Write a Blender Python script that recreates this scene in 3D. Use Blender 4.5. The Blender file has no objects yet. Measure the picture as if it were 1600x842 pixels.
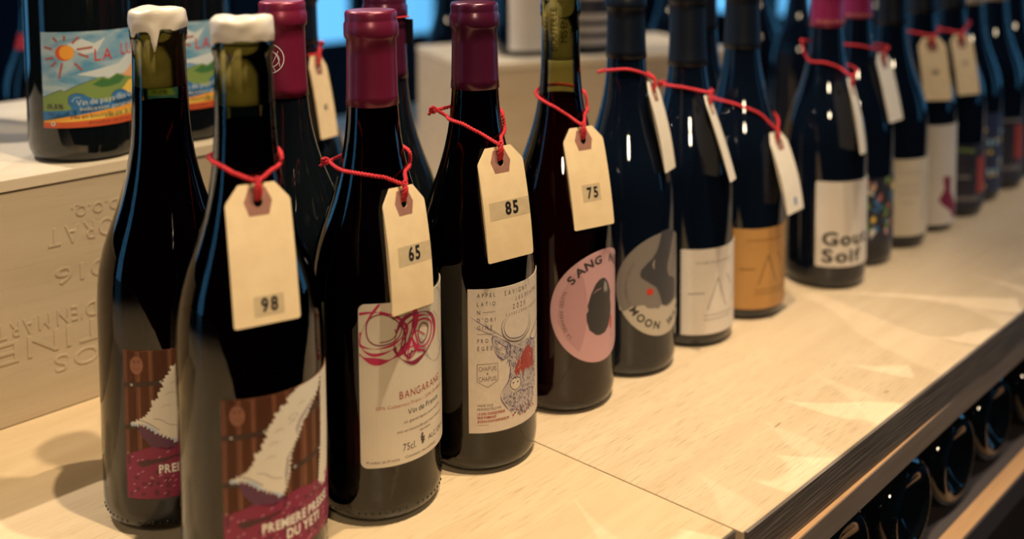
import bpy, bmesh, math, random
from mathutils import Vector, Matrix
from mathutils.geometry import tessellate_polygon
random.seed(7)
sc = bpy.context.scene
COL = sc.collection
pi = math.pi
sin, cos, rad = math.sin, math.cos, math.radians

# ------------------------------------------------------------------ camera
F, PPX, PPY = 1548.95, 800.0, -17.12          # focal length and principal point on the 1600 x 842 frame
PITCH, ROLL, YAW = 0.069013, -0.007412, rad(44.47)
cd = bpy.data.cameras.new('camera')
cam = bpy.data.objects.new('camera', cd); COL.objects.link(cam)
cd.sensor_fit = 'HORIZONTAL'; cd.sensor_width = 36.0
cd.lens = 36.0 * F / 1600; cd.shift_y = (PPY - 421) / 1600.0; cd.shift_x = 0
cd.clip_start = 0.02; cd.clip_end = 60
def c2w(v):   # camera-levelled frame -> world directions (x along the counter, y into the shop)
    U = Vector((cos(YAW), sin(YAW))); V = Vector((sin(YAW), -cos(YAW)))
    p = Vector((v[0], v[1])); return Vector((p.dot(U), -p.dot(V), v[2]))
right0 = Vector((1, 0, 0)); up0 = Vector((0, sin(PITCH), cos(PITCH))); fwd0 = Vector((0, cos(PITCH), -sin(PITCH)))
cr, sr = cos(ROLL), sin(ROLL)
rt = c2w(right0 * cr + up0 * sr); up = c2w(up0 * cr - right0 * sr); bk = -c2w(fwd0)
cam.matrix_world = Matrix(((rt.x, up.x, bk.x, -0.47076), (rt.y, up.y, bk.y, -0.29584), (rt.z, up.z, bk.z, 0.34919), (0, 0, 0, 1)))
cd.dof.use_dof = True; cd.dof.focus_distance = 0.622; cd.dof.aperture_fstop = 3.3
sc.camera = cam

# ------------------------------------------------------------------ world, exposure
w = bpy.data.worlds.new('dusk'); sc.world = w; w.use_nodes = True
bg = w.node_tree.nodes['Background']; bg.inputs[0].default_value = (0.13, 0.46, 0.82, 1); bg.inputs[1].default_value = 1.7
vs = sc.view_settings
vs.view_transform = 'Standard'; vs.look = 'None'; vs.exposure = 0.03; vs.gamma = 1.0; vs.use_curve_mapping = False
sc.cycles.use_denoising = True
sc.cycles.max_bounces = 10; sc.cycles.transparent_max_bounces = 16; sc.cycles.glossy_bounces = 5; sc.cycles.diffuse_bounces = 3
sc.cycles.caustics_reflective = False; sc.cycles.caustics_refractive = False
sc.cycles.sample_clamp_indirect = 20.0

# ------------------------------------------------------------------ lamps (shop ceiling spots and added fills)
def spot(name, at, aim, watts, col, size=70, r=0.02, blend=0.5):
    d = bpy.data.lights.new(name, 'SPOT'); d.energy = watts; d.color = col
    d.spot_size = rad(size); d.spot_blend = blend; d.shadow_soft_size = r
    o = bpy.data.objects.new(name, d); COL.objects.link(o); o.location = at
    o.rotation_euler = (Vector(aim) - Vector(at)).to_track_quat('-Z', 'Y').to_euler()
    return o
WARM = (1.0, 0.80, 0.54)
spot('ceiling_or_fill_spot', (-0.118, -0.183, 1.55), (-0.07, 0.16, 0.0), 66, WARM, 50, 0.016, 1.0)
spot('ceiling_or_fill_spot', (0.175, -0.152, 1.55), (-0.03, 0.16, 0.0), 62, WARM, 50, 0.016, 1.0)
spot('ceiling_or_fill_spot', (-0.52, 1.335, 1.60), (0.15, 0.05, 0.0), 92, (1.0, 0.88, 0.74), 60, 0.012)
spot('ceiling_or_fill_spot', (0.68, 1.44, 1.60), (0.20, 0.05, 0.0), 42, (1.0, 0.86, 0.72), 60, 0.014)
spot('ceiling_or_fill_spot', (1.15, -0.45, 1.60), (0.85, 0.12, 0.0), 46, (1.0, 0.90, 0.80), 60, 0.02, 1.0)  # added fill to brighten the far right end of the counter

spot('ceiling_or_fill_spot', (-1.30, -1.35, 1.25), (0.1, 0.2, 0.12), 46, WARM, 50, 0.10, 0.8)  # added fill from behind the viewer, lifts tags and labels

# ------------------------------------------------------------------ materials
def mat(name, col, rough=0.5, metal=0.0, coat=0.0, spec=0.5, emit=None, es=1.0):
    m = bpy.data.materials.new(name); m.use_nodes = True
    b = m.node_tree.nodes['Principled BSDF']
    b.inputs['Base Color'].default_value = (*col, 1); b.inputs['Roughness'].default_value = rough
    b.inputs['Metallic'].default_value = metal; b.inputs['Coat Weight'].default_value = coat
    b.inputs['Coat Roughness'].default_value = 0.03; b.inputs['Specular IOR Level'].default_value = spec
    if emit: b.inputs['Emission Color'].default_value = (*emit, 1); b.inputs['Emission Strength'].default_value = es
    return m
def nodes(m): return m.node_tree.nodes, m.node_tree.links, m.node_tree.nodes['Principled BSDF']
def noise_mat(name, ca, cb, scale, stretch=(1, 1, 1), rough=0.6, detail=4, lo=0.35, hi=0.65, bump=0.0, dist=0.0):
    m = mat(name, ca, rough); N, L, b = nodes(m)
    tc = N.new('ShaderNodeTexCoord'); mp = N.new('ShaderNodeMapping'); mp.inputs['Scale'].default_value = stretch
    nz = N.new('ShaderNodeTexNoise'); nz.inputs['Scale'].default_value = scale; nz.inputs['Detail'].default_value = detail
    nz.inputs['Distortion'].default_value = dist
    rp = N.new('ShaderNodeValToRGB'); rp.color_ramp.elements[0].position = lo; rp.color_ramp.elements[1].position = hi
    rp.color_ramp.elements[0].color = (*ca, 1); rp.color_ramp.elements[1].color = (*cb, 1)
    L.new(tc.outputs['Object'], mp.inputs[0]); L.new(mp.outputs[0], nz.inputs[0]); L.new(nz.outputs[0], rp.inputs[0])
    L.new(rp.outputs[0], b.inputs['Base Color'])
    if bump:
        bp = N.new('ShaderNodeBump'); bp.inputs['Strength'].default_value = bump; bp.inputs['Distance'].default_value = 0.0006
        L.new(nz.outputs[0], bp.inputs['Height']); L.new(bp.outputs[0], b.inputs['Normal'])
    return m
def wood(name, base, dark, fleck, seed=0.0, along=0, fine=1.0, rough=0.45, flecks=0.6):
    """pale veneer: long soft bands, fine pore dashes along one axis"""
    m = mat(name, base, rough); N, L, b = nodes(m)
    tc = N.new('ShaderNodeTexCoord')
    def nz(scale, stretch, detail=3, dist=0.0):
        mp = N.new('ShaderNodeMapping'); s = [stretch[1]] * 3; s[along] = stretch[0]
        mp.inputs['Scale'].default_value = s; mp.inputs['Location'].default_value = (seed, seed * 1.7, seed * 0.6)
        n = N.new('ShaderNodeTexNoise'); n.inputs['Scale'].default_value = scale; n.inputs['Detail'].default_value = detail
        n.inputs['Distortion'].default_value = dist
        L.new(tc.outputs['Object'], mp.inputs[0]); L.new(mp.outputs[0], n.inputs[0]); return n
    def ramp(n, lo, hi, c0, c1):
        r = N.new('ShaderNodeValToRGB'); r.color_ramp.elements[0].position = lo; r.color_ramp.elements[1].position = hi
        r.color_ramp.elements[0].color = (*c0, 1); r.color_ramp.elements[1].color = (*c1, 1); L.new(n.outputs[0], r.inputs[0]); return r
    bands = ramp(nz(6, (1.0, 9.0), 4, 0.6), 0.35, 0.70, base, dark)
    pores = ramp(nz(85 * fine, (0.6, 13.0), 2), 0.57, 0.70, (0, 0, 0), (flecks,) * 3)
    region = ramp(nz(9, (0.6, 1.6), 1), 0.38, 0.62, (0.12,) * 3, (1, 1, 1))
    mul = N.new('ShaderNodeMath'); mul.operation = 'MULTIPLY'; L.new(pores.outputs[0], mul.inputs[0]); L.new(region.outputs[0], mul.inputs[1])
    mx = N.new('ShaderNodeMix'); mx.data_type = 'RGBA'; mx.inputs[7].default_value = (*fleck, 1)
    L.new(mul.outputs[0], mx.inputs[0]); L.new(bands.outputs[0], mx.inputs[6]); L.new(mx.outputs[2], b.inputs['Base Color'])
    bp = N.new('ShaderNodeBump'); bp.inputs['Strength'].default_value = 0.25; bp.inputs['Distance'].default_value = 0.0004; bp.invert = True
    L.new(pores.outputs[0], bp.inputs['Height']); L.new(bp.outputs[0], b.inputs['Normal'])
    return m
def clear_glass(name, tint, rough=0.0, boost=1.0):
    m = bpy.data.materials.new(name); m.use_nodes = True
    N, L = m.node_tree.nodes, m.node_tree.links; N.clear()
    out = N.new('ShaderNodeOutputMaterial'); mx = N.new('ShaderNodeMixShader'); fr = N.new('ShaderNodeFresnel'); fr.inputs[0].default_value = 1.52
    tr = N.new('ShaderNodeBsdfTransparent'); tr.inputs[0].default_value = (*tint, 1)
    gl = N.new('ShaderNodeBsdfGlossy'); gl.inputs['Roughness'].default_value = rough; gl.inputs['Color'].default_value = (1, 1, 1, 1)
    L.new(fr.outputs[0], mx.inputs[0]); L.new(tr.outputs[0], mx.inputs[1]); L.new(gl.outputs[0], mx.inputs[2]); L.new(mx.outputs[0], out.inputs[0])
    return m
M = {}
M['glass'] = clear_glass('bottle_green_glass', (0.64, 0.65, 0.36), 0.015)
M['glass_pane'] = clear_glass('window_glass', (0.95, 0.97, 0.98))
M['dark_glass'] = mat('dark_bottle_glass', (0.004, 0.006, 0.008), 0.03, spec=0.6)
M['reflect_tint_glass'] = mat('reflection_tinted_bottle_glass', (0.003, 0.006, 0.014), 0.03, spec=0.6)  # navy of blurred window reflections put into the glass colour
M['wine'] = mat('dark_red_wine', (0.006, 0.001, 0.003), 0.3, spec=0.0)
M['wine_red'] = mat('ruby_wine', (0.040, 0.002, 0.013), 0.3, spec=0.0)
M['cork'] = noise_mat('cork', (0.62, 0.50, 0.29), (0.48, 0.38, 0.21), 120, rough=0.9)
M['wax'] = noise_mat('cream_wax', (0.80, 0.72, 0.61), (0.72, 0.62, 0.50), 60, rough=0.32, bump=0.3)
def capsule_mat(n, c, r=0.32):
    m = mat(n, c, r, metal=0.25, spec=0.6); return m
M['cap_burg'] = capsule_mat('burgundy_capsule_foil', (0.18, 0.013, 0.045))
M['cap_plum'] = capsule_mat('plum_capsule_foil', (0.090, 0.010, 0.036), 0.27)
M['cap_wine'] = capsule_mat('wine_red_capsule_foil', (0.22, 0.013, 0.048), 0.35)
M['cap_pink'] = capsule_mat('raspberry_capsule_foil', (0.31, 0.022, 0.105))
M['cap_black'] = mat('navy_black_capsule_foil', (0.003, 0.006, 0.014), 0.42, spec=0.35)
M['cap_tan'] = capsule_mat('tan_capsule_foil', (0.46, 0.38, 0.32), 0.4)
M['counter_a'] = wood('counter_veneer_near', (0.79, 0.61, 0.385), (0.71, 0.53, 0.32), (0.46, 0.31, 0.16), 1.3, rough=0.38)
M['counter_b'] = wood('counter_veneer_far', (0.77, 0.60, 0.395), (0.69, 0.52, 0.33), (0.42, 0.29, 0.17), 5.1, flecks=0.75, rough=0.38)
M['edge'] = noise_mat('grey_brown_plywood_edge', (0.085, 0.067, 0.058), (0.25, 0.205, 0.175), 70, (0.25, 1, 9), 0.55, 5, 0.3, 0.75, bump=0.9)
M['rail'] = noise_mat('grey_brown_rail', (0.27, 0.20, 0.155), (0.33, 0.25, 0.20), 40, (0.3, 2, 3), 0.6)
M['shelf'] = wood('tan_shelf_wood', (0.62, 0.36, 0.18), (0.52, 0.29, 0.14), (0.3, 0.16, 0.08), 3.0)
M['shelf_face'] = mat('dark_shelf_face', (0.075, 0.06, 0.058), 0.5)
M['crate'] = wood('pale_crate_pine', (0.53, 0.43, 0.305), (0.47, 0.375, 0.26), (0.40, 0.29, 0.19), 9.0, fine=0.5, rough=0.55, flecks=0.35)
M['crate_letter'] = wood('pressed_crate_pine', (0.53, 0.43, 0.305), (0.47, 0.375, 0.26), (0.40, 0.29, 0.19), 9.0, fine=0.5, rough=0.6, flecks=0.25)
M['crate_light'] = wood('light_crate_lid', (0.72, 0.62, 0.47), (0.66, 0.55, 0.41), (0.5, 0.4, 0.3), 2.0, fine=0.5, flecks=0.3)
M['black'] = mat('black_interior', (0.006, 0.006, 0.009), 0.6)
M['dark_wall'] = noise_mat('dark_shop_wall', (0.016, 0.030, 0.060), (0.028, 0.046, 0.085), 3, rough=0.8)
M['floor'] = noise_mat('dark_floor', (0.020, 0.018, 0.020), (0.032, 0.028, 0.028), 6, rough=0.5)
M['frame'] = mat('dark_window_frame', (0.012, 0.014, 0.020), 0.5)
M['string'] = noise_mat('red_cotton_string', (0.72, 0.035, 0.05), (0.52, 0.018, 0.03), 900, rough=0.85)
M['tag'] = noise_mat('manila_card', (0.90, 0.69, 0.41), (0.84, 0.63, 0.37), 90, rough=0.7, bump=0.15)
M['tag_white'] = noise_mat('cream_card', (0.90, 0.80, 0.66), (0.86, 0.76, 0.62), 90, rough=0.7)
M['patch'] = noise_mat('pink_brown_reinforcement_paper', (0.36, 0.165, 0.12), (0.30, 0.13, 0.095), 200, rough=0.7)
M['tape'] = noise_mat('translucent_tape', (0.66, 0.51, 0.31), (0.60, 0.46, 0.28), 260, rough=0.4)
INK = {}
def ink(name, c, r=0.55):
    if name not in INK: INK[name] = mat(name + '_print', c, r)
    return INK[name]
ink('black', (0.012, 0.010, 0.012)); ink('white', (0.80, 0.76, 0.70)); ink('grey', (0.30, 0.28, 0.27))
ink('magenta', (0.50, 0.012, 0.09)); ink('burgundy', (0.24, 0.008, 0.045)); ink('stag_wash', (0.47, 0.405, 0.39)); ink('pale_grey', (0.46, 0.42, 0.40))
ink('salmon', (0.50, 0.16, 0.12)); ink('brown_ink', (0.16, 0.09, 0.07)); ink('dark_ink', (0.06, 0.045, 0.05))
ink('violet_ink', (0.11, 0.09, 0.19)); ink('rust', (0.36, 0.04, 0.03)); ink('strap', (0.035, 0.012, 0.008))
ink('plank_a', (0.18, 0.055, 0.022)); ink('plank_b', (0.14, 0.040, 0.017)); ink('badge', (0.26, 0.10, 0.06))
ink('fur', (0.76, 0.70, 0.60)); ink('fur_shade', (0.42, 0.38, 0.36)); ink('ice', (0.42, 0.55, 0.72)); ink('purple', (0.10, 0.025, 0.07))
ink('grape', (0.22, 0.008, 0.055)); ink('grape_dark', (0.12, 0.004, 0.03)); ink('grape_light', (0.70, 0.35, 0.42)); ink('feather', (0.06, 0.01, 0.018))
ink('pink', (0.60, 0.34, 0.36)); ink('pink_dark', (0.50, 0.27, 0.29)); ink('charcoal', (0.035, 0.032, 0.035)); ink('red', (0.60, 0.03, 0.02))
ink('taupe', (0.21, 0.185, 0.17)); ink('taupe_dark', (0.16, 0.14, 0.13)); ink('slate', (0.045, 0.045, 0.055)); ink('cloud', (0.52, 0.46, 0.38))
ink('sun', (0.85, 0.36, 0.04)); ink('yellow', (0.86, 0.58, 0.10)); ink('orange', (0.80, 0.25, 0.05)); ink('orange_red', (0.62, 0.10, 0.03))
ink('green', (0.12, 0.26, 0.06)); ink('green_dark', (0.05, 0.17, 0.05)); ink('olive', (0.20, 0.30, 0.08)); ink('blue', (0.03, 0.17, 0.42))
ink('blue_light', (0.35, 0.55, 0.68)); ink('ochre_ink', (0.16, 0.08, 0.02)); ink('navy_ink', (0.02, 0.03, 0.08))
ink('sky_white', (0.62, 0.68, 0.70)); ink('peach', (0.80, 0.42, 0.20))
def paper(name, a, b, scale=30, rough=0.5, **k): return noise_mat(name, a, b, scale, rough=rough, **k)
M['paper_cream'] = paper('cream_label_paper', (0.70, 0.62, 0.50), (0.66, 0.58, 0.47))
M['paper_pinkish'] = paper('off_white_label_paper', (0.68, 0.58, 0.49), (0.64, 0.55, 0.46), 200, bump=0.3)
M['paper_white'] = paper('white_label_paper', (0.74, 0.68, 0.62), (0.70, 0.64, 0.58))
M['paper_ochre'] = paper('ochre_label_paper', (0.52, 0.275, 0.085), (0.45, 0.23, 0.068), 14)
M['paper_dark'] = paper('black_label_paper', (0.015, 0.016, 0.03), (0.03, 0.03, 0.05), 50)
M['paper_sky'] = noise_mat('painted_sky_label_paper', (0.10, 0.30, 0.50), (0.42, 0.55, 0.60), 32, (1, 1, 2.2), 0.4, 5, 0.38, 0.62, dist=0.8)

# ------------------------------------------------------------------ object helpers
def link(name, me, parent=None, smooth=False, mats=()):
    for m in mats: me.materials.append(m)
    if smooth:
        for p in me.polygons: p.use_smooth = True
    o = bpy.data.objects.new(name, me); COL.objects.link(o)
    if parent: o.parent = parent
    return o
def from_bm(name, bm, parent=None, smooth=False, mats=()):
    me = bpy.data.meshes.new(name); bm.normal_update(); bm.to_mesh(me); bm.free()
    return link(name, me, parent, smooth, mats)
def thing(name, label, cat, loc=(0, 0, 0), rz=0, group=None):
    o = bpy.data.objects.new(name, None); COL.objects.link(o); o.location = loc; o.rotation_euler = (0, 0, rz)
    o.empty_display_size = 0.02
    o['label'] = label; o['category'] = cat
    if group: o['group'] = group
    return o
def struct(o): o['kind'] = 'structure'; return o
def bm_box(bm, x0, x1, y0, y1, z0, z1, mi=0):
    v = [bm.verts.new((x, y, z)) for z in (z0, z1) for y in (y0, y1) for x in (x0, x1)]
    for f in ((0, 2, 3, 1), (4, 5, 7, 6), (0, 1, 5, 4), (2, 6, 7, 3), (0, 4, 6, 2), (1, 3, 7, 5)):
        bm.faces.new([v[i] for i in f]).material_index = mi
def box(name, x0, x1, y0, y1, z0, z1, m, parent=None, bevel=0.0):
    bm = bmesh.new(); bm_box(bm, x0, x1, y0, y1, z0, z1)
    o = from_bm(name, bm, parent, False, (m,))
    if bevel:
        b = o.modifiers.new('bevel', 'BEVEL'); b.width = bevel; b.segments = 2; b.limit_method = 'ANGLE'
    return o
def lathe_bm(bm, prof, seg=64, fn=None, mi=0):
    """prof: list of (r, z), closed on the axis when r == 0"""
    rings = []
    for k, (r, z) in enumerate(prof):
        if r <= 1e-7: rings.append([bm.verts.new((0, 0, z))]); continue
        ring = []
        for i in range(seg):
            a = 2 * pi * i / seg; rr, zz = (r, z) if fn is None else fn(r, z, a, k)
            ring.append(bm.verts.new((rr * cos(a), rr * sin(a), zz)))
        rings.append(ring)
    for A, B in zip(rings, rings[1:]):
        for i in range(seg):
            j = (i + 1) % seg
            if len(A) == 1 and len(B) == 1: continue
            if len(A) == 1: f = (A[0], B[j], B[i])
            elif len(B) == 1: f = (A[i], A[j], B[0])
            else: f = (A[i], A[j], B[j], B[i])
            bm.faces.new(f).material_index = mi
    return rings
def lathe(name, prof, m, parent=None, seg=64, fn=None, smooth=True):
    bm = bmesh.new(); lathe_bm(bm, prof, seg, fn); bmesh.ops.recalc_face_normals(bm, faces=bm.faces)
    return from_bm(name, bm, parent, smooth, (m,))
def catmull(pts, n=6, closed=False):
    P = [Vector(p) for p in pts]; out = []; N = len(P)
    rng = range(N if closed else N - 1)
    g = (lambda i: P[i % N]) if closed else (lambda i: P[max(0, min(N - 1, i))])
    for i in rng:
        a, b, c, d = g(i - 1), g(i), g(i + 1), g(i + 2)
        for k in range(n):
            t = k / n
            out.append(0.5 * ((2 * b) + (c - a) * t + (2 * a - 5 * b + 4 * c - d) * t * t + (3 * b - a - 3 * c + d) * t ** 3))
    if not closed: out.append(P[-1].copy())
    return out
def tube_bm(bm, pts, r, seg=8, closed=False):
    n = len(pts); rings = []; prev = None
    for i in range(n):
        a = pts[(i - 1) % n] if (closed or i > 0) else pts[i]; b = pts[(i + 1) % n] if (closed or i < n - 1) else pts[i]
        t = (b - a); t = t.normalized() if t.length > 1e-9 else Vector((0, 0, 1))
        if prev is None:
            h = Vector((0, 0, 1)) if abs(t.z) < 0.9 else Vector((1, 0, 0)); nn = t.cross(h).normalized()
        else:
            nn = (prev - t * prev.dot(t)); nn = nn.normalized() if nn.length > 1e-9 else prev
        prev = nn; bb = t.cross(nn)
        rings.append([bm.verts.new(pts[i] + (nn * cos(2 * pi * k / seg) + bb * sin(2 * pi * k / seg)) * r) for k in range(seg)])
    rg = range(n if closed else n - 1)
    for i in rg:
        A, B = rings[i], rings[(i + 1) % n]
        for k in range(seg): bm.faces.new((A[k], A[(k + 1) % seg], B[(k + 1) % seg], B[k]))
    if not closed:
        bm.faces.new(rings[0][::-1]); bm.faces.new(rings[-1])
def rope_bm(bm, pts, r, twist=True, pitch=0.0042):
    """a two-ply twisted cord along pts"""
    if not twist: tube_bm(bm, pts, r, 7); return
    L = [0]
    for a, b in zip(pts, pts[1:]): L.append(L[-1] + (b - a).length)
    n = max(6, int(L[-1] / (pitch / 7))); P = []
    j = 0
    for k in range(n + 1):
        s = L[-1] * k / n
        while j < len(L) - 2 and L[j + 1] < s: j += 1
        t = (s - L[j]) / max(1e-9, L[j + 1] - L[j]); P.append((pts[j].lerp(pts[j + 1], t), s))
    prev = None; S = ([], [])
    for i, (p, s) in enumerate(P):
        t = (P[min(i + 1, n)][0] - P[max(i - 1, 0)][0]).normalized()
        if prev is None:
            h = Vector((0, 0, 1)) if abs(t.z) < 0.9 else Vector((1, 0, 0)); nn = t.cross(h).normalized()
        else: nn = (prev - t * prev.dot(t)).normalized()
        prev = nn; bb = t.cross(nn); a = 2 * pi * s / pitch
        d = (nn * cos(a) + bb * sin(a)) * r * 0.5
        S[0].append(p + d); S[1].append(p - d)
    tube_bm(bm, S[0], r * 0.58, 6); tube_bm(bm, S[1], r * 0.58, 6)

# ------------------------------------------------------------------ lettering
_gl = {}
def glyph(ch, bold=False):
    k = (ch, bold)
    if k not in _gl:
        c = bpy.data.curves.new('t', 'FONT'); c.body = ch; c.size = 1.0; c.resolution_u = 3
        c.offset = 0.034 if bold else 0.0
        o = bpy.data.objects.new('t', c); COL.objects.link(o)
        bpy.context.view_layer.update()
        me = bpy.data.meshes.new_from_object(o.evaluated_get(bpy.context.evaluated_depsgraph_get()))
        V = [(v.co.x, v.co.y) for v in me.vertices]; Fc = [list(p.vertices) for p in me.polygons]
        COL.objects.unlink(o); bpy.data.objects.remove(o); bpy.data.curves.remove(c); bpy.data.meshes.remove(me)
        xs = [v[0] for v in V] or [0]; _gl[k] = (V, Fc, min(xs), max(xs), max([v[1] for v in V] or [0]))
    return _gl[k]
CAPH = glyph('H')[4]
def text_polys(s, h, width=None, bold=False, track=0.12, thin=1.0):
    """[(verts, faces)] in units of h, baseline at 0, starting at x = 0"""
    k = h / CAPH; x = 0; out = []
    for ch in s:
        if ch == ' ': x += 0.32 * h; continue
        V, Fc, a, b, _ = glyph(ch, bold)
        out.append([[(x + (u - a) * k * thin, v * k) for u, v in V], Fc]); x += (b - a) * k * thin + track * h
    tot = x - track * h
    if width and tot > 0:
        q = width / tot
        for g in out: g[0] = [(u * q, v) for u, v in g[0]]
        tot = width
    return out, tot

# flat artwork: a list of items in millimetres -> bmesh with (s, t, layer)
def art_bm(items, mats):
    bm = bmesh.new()
    idx = {}
    def mi(n):
        m = INK.get(n) or M[n]
        if m not in mats: mats.append(m)
        return mats.index(m)
    def poly(pts, lay, k):
        P = [Vector((x, y, 0)) for x, y in pts]
        tris = tessellate_polygon([P]); V = [bm.verts.new((x, y, lay)) for x, y in pts]
        for t in tris:
            if len(set(t)) == 3:
                try: bm.faces.new([V[i] for i in t]).material_index = k
                except ValueError: pass
    for it in items:
        kind, m, lay = it[0], mi(it[1]), it[2]
        if kind == 'p': poly(it[3], lay, m)
        elif kind == 'l':      # stroke: width, points, options 's' smooth, 'c' closed
            wd, pts = it[3], it[4]; opt = it[5] if len(it) > 5 else ''
            P = [Vector((x, y, 0)) for x, y in pts]
            if 's' in opt: P = catmull(P, 6, 'c' in opt)
            if 'c' in opt: P.append(P[0].copy())
            n = len(P); Lf = []
            for i in range(n):
                t = P[min(i + 1, n - 1)] - P[max(i - 1, 0)]
                if t.length < 1e-6: t = Vector((1, 0, 0))
                t.normalize(); q = Vector((-t.y, t.x, 0))
                ww = wd / 2
                if 'v' in opt: ww *= 0.65 + 0.5 * sin(i * 0.37 + len(pts))
                if 't' in opt: ww *= max(0.08, sin(pi * (i + 0.3) / n))
                Lf.append((bm.verts.new((P[i].x + q.x * ww, P[i].y + q.y * ww, lay)), bm.verts.new((P[i].x - q.x * ww, P[i].y - q.y * ww, lay))))
            for a, b in zip(Lf, Lf[1:]):
                try: bm.faces.new((a[0], a[1], b[1], b[0])).material_index = m
                except ValueError: pass
        elif kind == 't':      # text: string, x, y baseline, cap height, opts
            s, x, y, h = it[3:7]; o = it[7] if len(it) > 7 else {}
            G, tot = text_polys(s, h, o.get('w'), o.get('bold', False), o.get('track', 0.12), o.get('thin', 1.0))
            dx = {'l': 0, 'c': -tot / 2, 'r': -tot}[o.get('al', 'l')]; a = rad(o.get('rot', 0)); ca, sa = cos(a), sin(a)
            for V, Fc in G:
                vv = [bm.verts.new((x + (u + dx) * ca - v * sa, y + (u + dx) * sa + v * ca, lay)) for u, v in V]
                for f in Fc:
                    try: bm.faces.new([vv[i] for i in f]).material_index = m
                    except ValueError: pass
        elif kind == 'a':      # text on an arc: string, cx, cy, radius, start deg, step deg per unit width, cap height, opts
            s, cx, cy, R, a0, da, h = it[3:10]; o = it[10] if len(it) > 10 else {}
            a = a0; flip = o.get('flip', False)
            for ch in s:
                if ch != ' ':
                    G, tot = text_polys(ch, h, None, o.get('bold', False)); V, Fc = G[0]
                    an = rad(a); r_ = an - pi / 2 if not flip else an + pi / 2
                    bx, by = cx + R * cos(an), cy + R * sin(an); ca, sa = cos(r_), sin(r_)
                    sx = o.get('sx', 1.0)
                    vv = [bm.verts.new((bx + (u - tot / 2) * sx * ca - v * sa, by + (u - tot / 2) * sx * sa + v * ca, lay)) for u, v in V]
                    for f in Fc:
                        try: bm.faces.new([vv[i] for i in f]).material_index = m
                        except ValueError: pass
                a += da
        elif kind == 'd':      # disc / ellipse
            cx, cy, rx, ry = it[3:7]; n = 40
            poly([(cx + rx * cos(2 * pi * k / n), cy + ry * sin(2 * pi * k / n)) for k in range(n)], lay, m)
    return bm
def cut(bm, axis, step, lo, hi):
    x = lo + step; co = Vector((0, 0, 0)); no = Vector((0, 0, 0)); no[axis] = 1
    while x < hi:
        co = Vector((0, 0, 0)); co[axis] = x
        bmesh.ops.bisect_plane(bm, geom=bm.verts[:] + bm.edges[:] + bm.faces[:], plane_co=co, plane_no=no)
        x += step
def clip(bm, x0, x1, y0, y1):
    for axis, v, s in ((0, x0, -1), (0, x1, 1), (1, y0, -1), (1, y1, 1)):
        co = Vector((0, 0, 0)); co[axis] = v; no = Vector((0, 0, 0)); no[axis] = s
        bmesh.ops.bisect_plane(bm, geom=bm.verts[:] + bm.edges[:] + bm.faces[:], plane_co=co, plane_no=no, clear_outer=True)
def wrap(bm, R, th0):
    for v in bm.verts:
        s, z, lay = v.co; r = R + lay * 0.00004; a = th0 + s / 1000 / R
        v.co = (r * cos(a), r * sin(a), z / 1000)
def outline_rect(W_, z0, z1, c=0.0):
    if c <= 0: return [(0, z0), (W_, z0), (W_, z1), (0, z1)]
    out = []
    for cx, cy, a0 in ((W_ - c, z1 - c, 0), (c, z1 - c, 90), (c, z0 + c, 180), (W_ - c, z0 + c, 270)):
        for k in range(6): a = rad(a0 + 18 * k); out.append((cx + c * cos(a), cy + c * sin(a)))
    return out
def outline_circle(cx, cy, r, ry=None, n=72): return [(cx + r * cos(2 * pi * k / n), cy + (ry or r) * sin(2 * pi * k / n)) for k in range(n)]
def make_label(root, R, th_deg, outline, m, items=None, clipbox=None, name='label'):
    """paper label wrapped on the bottle wall, with its print as a sub-part"""
    th0 = rad(th_deg); bm = bmesh.new(); P = [Vector((x, y, 0)) for x, y in outline]
    V = [bm.verts.new((x, y, 8)) for x, y in outline]
    for t in tessellate_polygon([P]):
        if len(set(t)) == 3: bm.faces.new([V[i] for i in t])
    xs = [p[0] for p in outline]; cut(bm, 0, 2.5, min(xs), max(xs))
    eds = [e for e in bm.edges if e.is_boundary]
    r = bmesh.ops.extrude_edge_only(bm, edges=eds)
    for g in r['geom']:
        if isinstance(g, bmesh.types.BMVert): g.co.z = -1
    wrap(bm, R, th0); bmesh.ops.recalc_face_normals(bm, faces=bm.faces)
    lab = from_bm(name, bm, root, False, (m,))
    if items:
        mats = []; ab = art_bm([(i[0], i[1], i[2] + 8) + tuple(i[3:]) for i in items], mats)
        if clipbox: clip(ab, *clipbox)
        ys = [v.co.x for v in ab.verts]; cut(ab, 0, 2.5, min(ys), max(ys)); wrap(ab, R, th0)
        from_bm('label_print', ab, lab, False, mats)
    return lab

# ------------------------------------------------------------------ bottle
BODY = [(0.0, 0.018), (0.010, 0.016), (0.020, 0.009), (0.0275, 0.0015), (0.0310, 0.0), (0.0345, 0.0008), (0.0370, 0.0040), (0.0385, 0.0085), (0.0390, 0.0140),
        (0.0390, 0.050), (0.0390, 0.090), (0.0390, 0.120), (0.0388, 0.130), (0.0382, 0.140), (0.0368, 0.150), (0.0347, 0.159), (0.0318, 0.168), (0.0285, 0.1765),
        (0.0254, 0.185), (0.0226, 0.194), (0.0202, 0.203), (0.0183, 0.212), (0.0168, 0.2215), (0.0158, 0.232), (0.0151, 0.243), (0.0147, 0.256), (0.0144, 0.270),
        (0.0143, 0.279), (0.0150, 0.2805), (0.0154, 0.2830), (0.0154, 0.2880), (0.0148, 0.2900), (0.0146, 0.2945), (0.0137, 0.2960), (0.0105, 0.2960)]
def body_r(z):
    P = BODY[4:]
    for (r0, z0), (r1, z1) in zip(P, P[1:]):
        if z0 <= z <= z1: return r0 + (r1 - r0) * (z - z0) / max(1e-9, z1 - z0)
    return P[-1][0]
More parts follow.
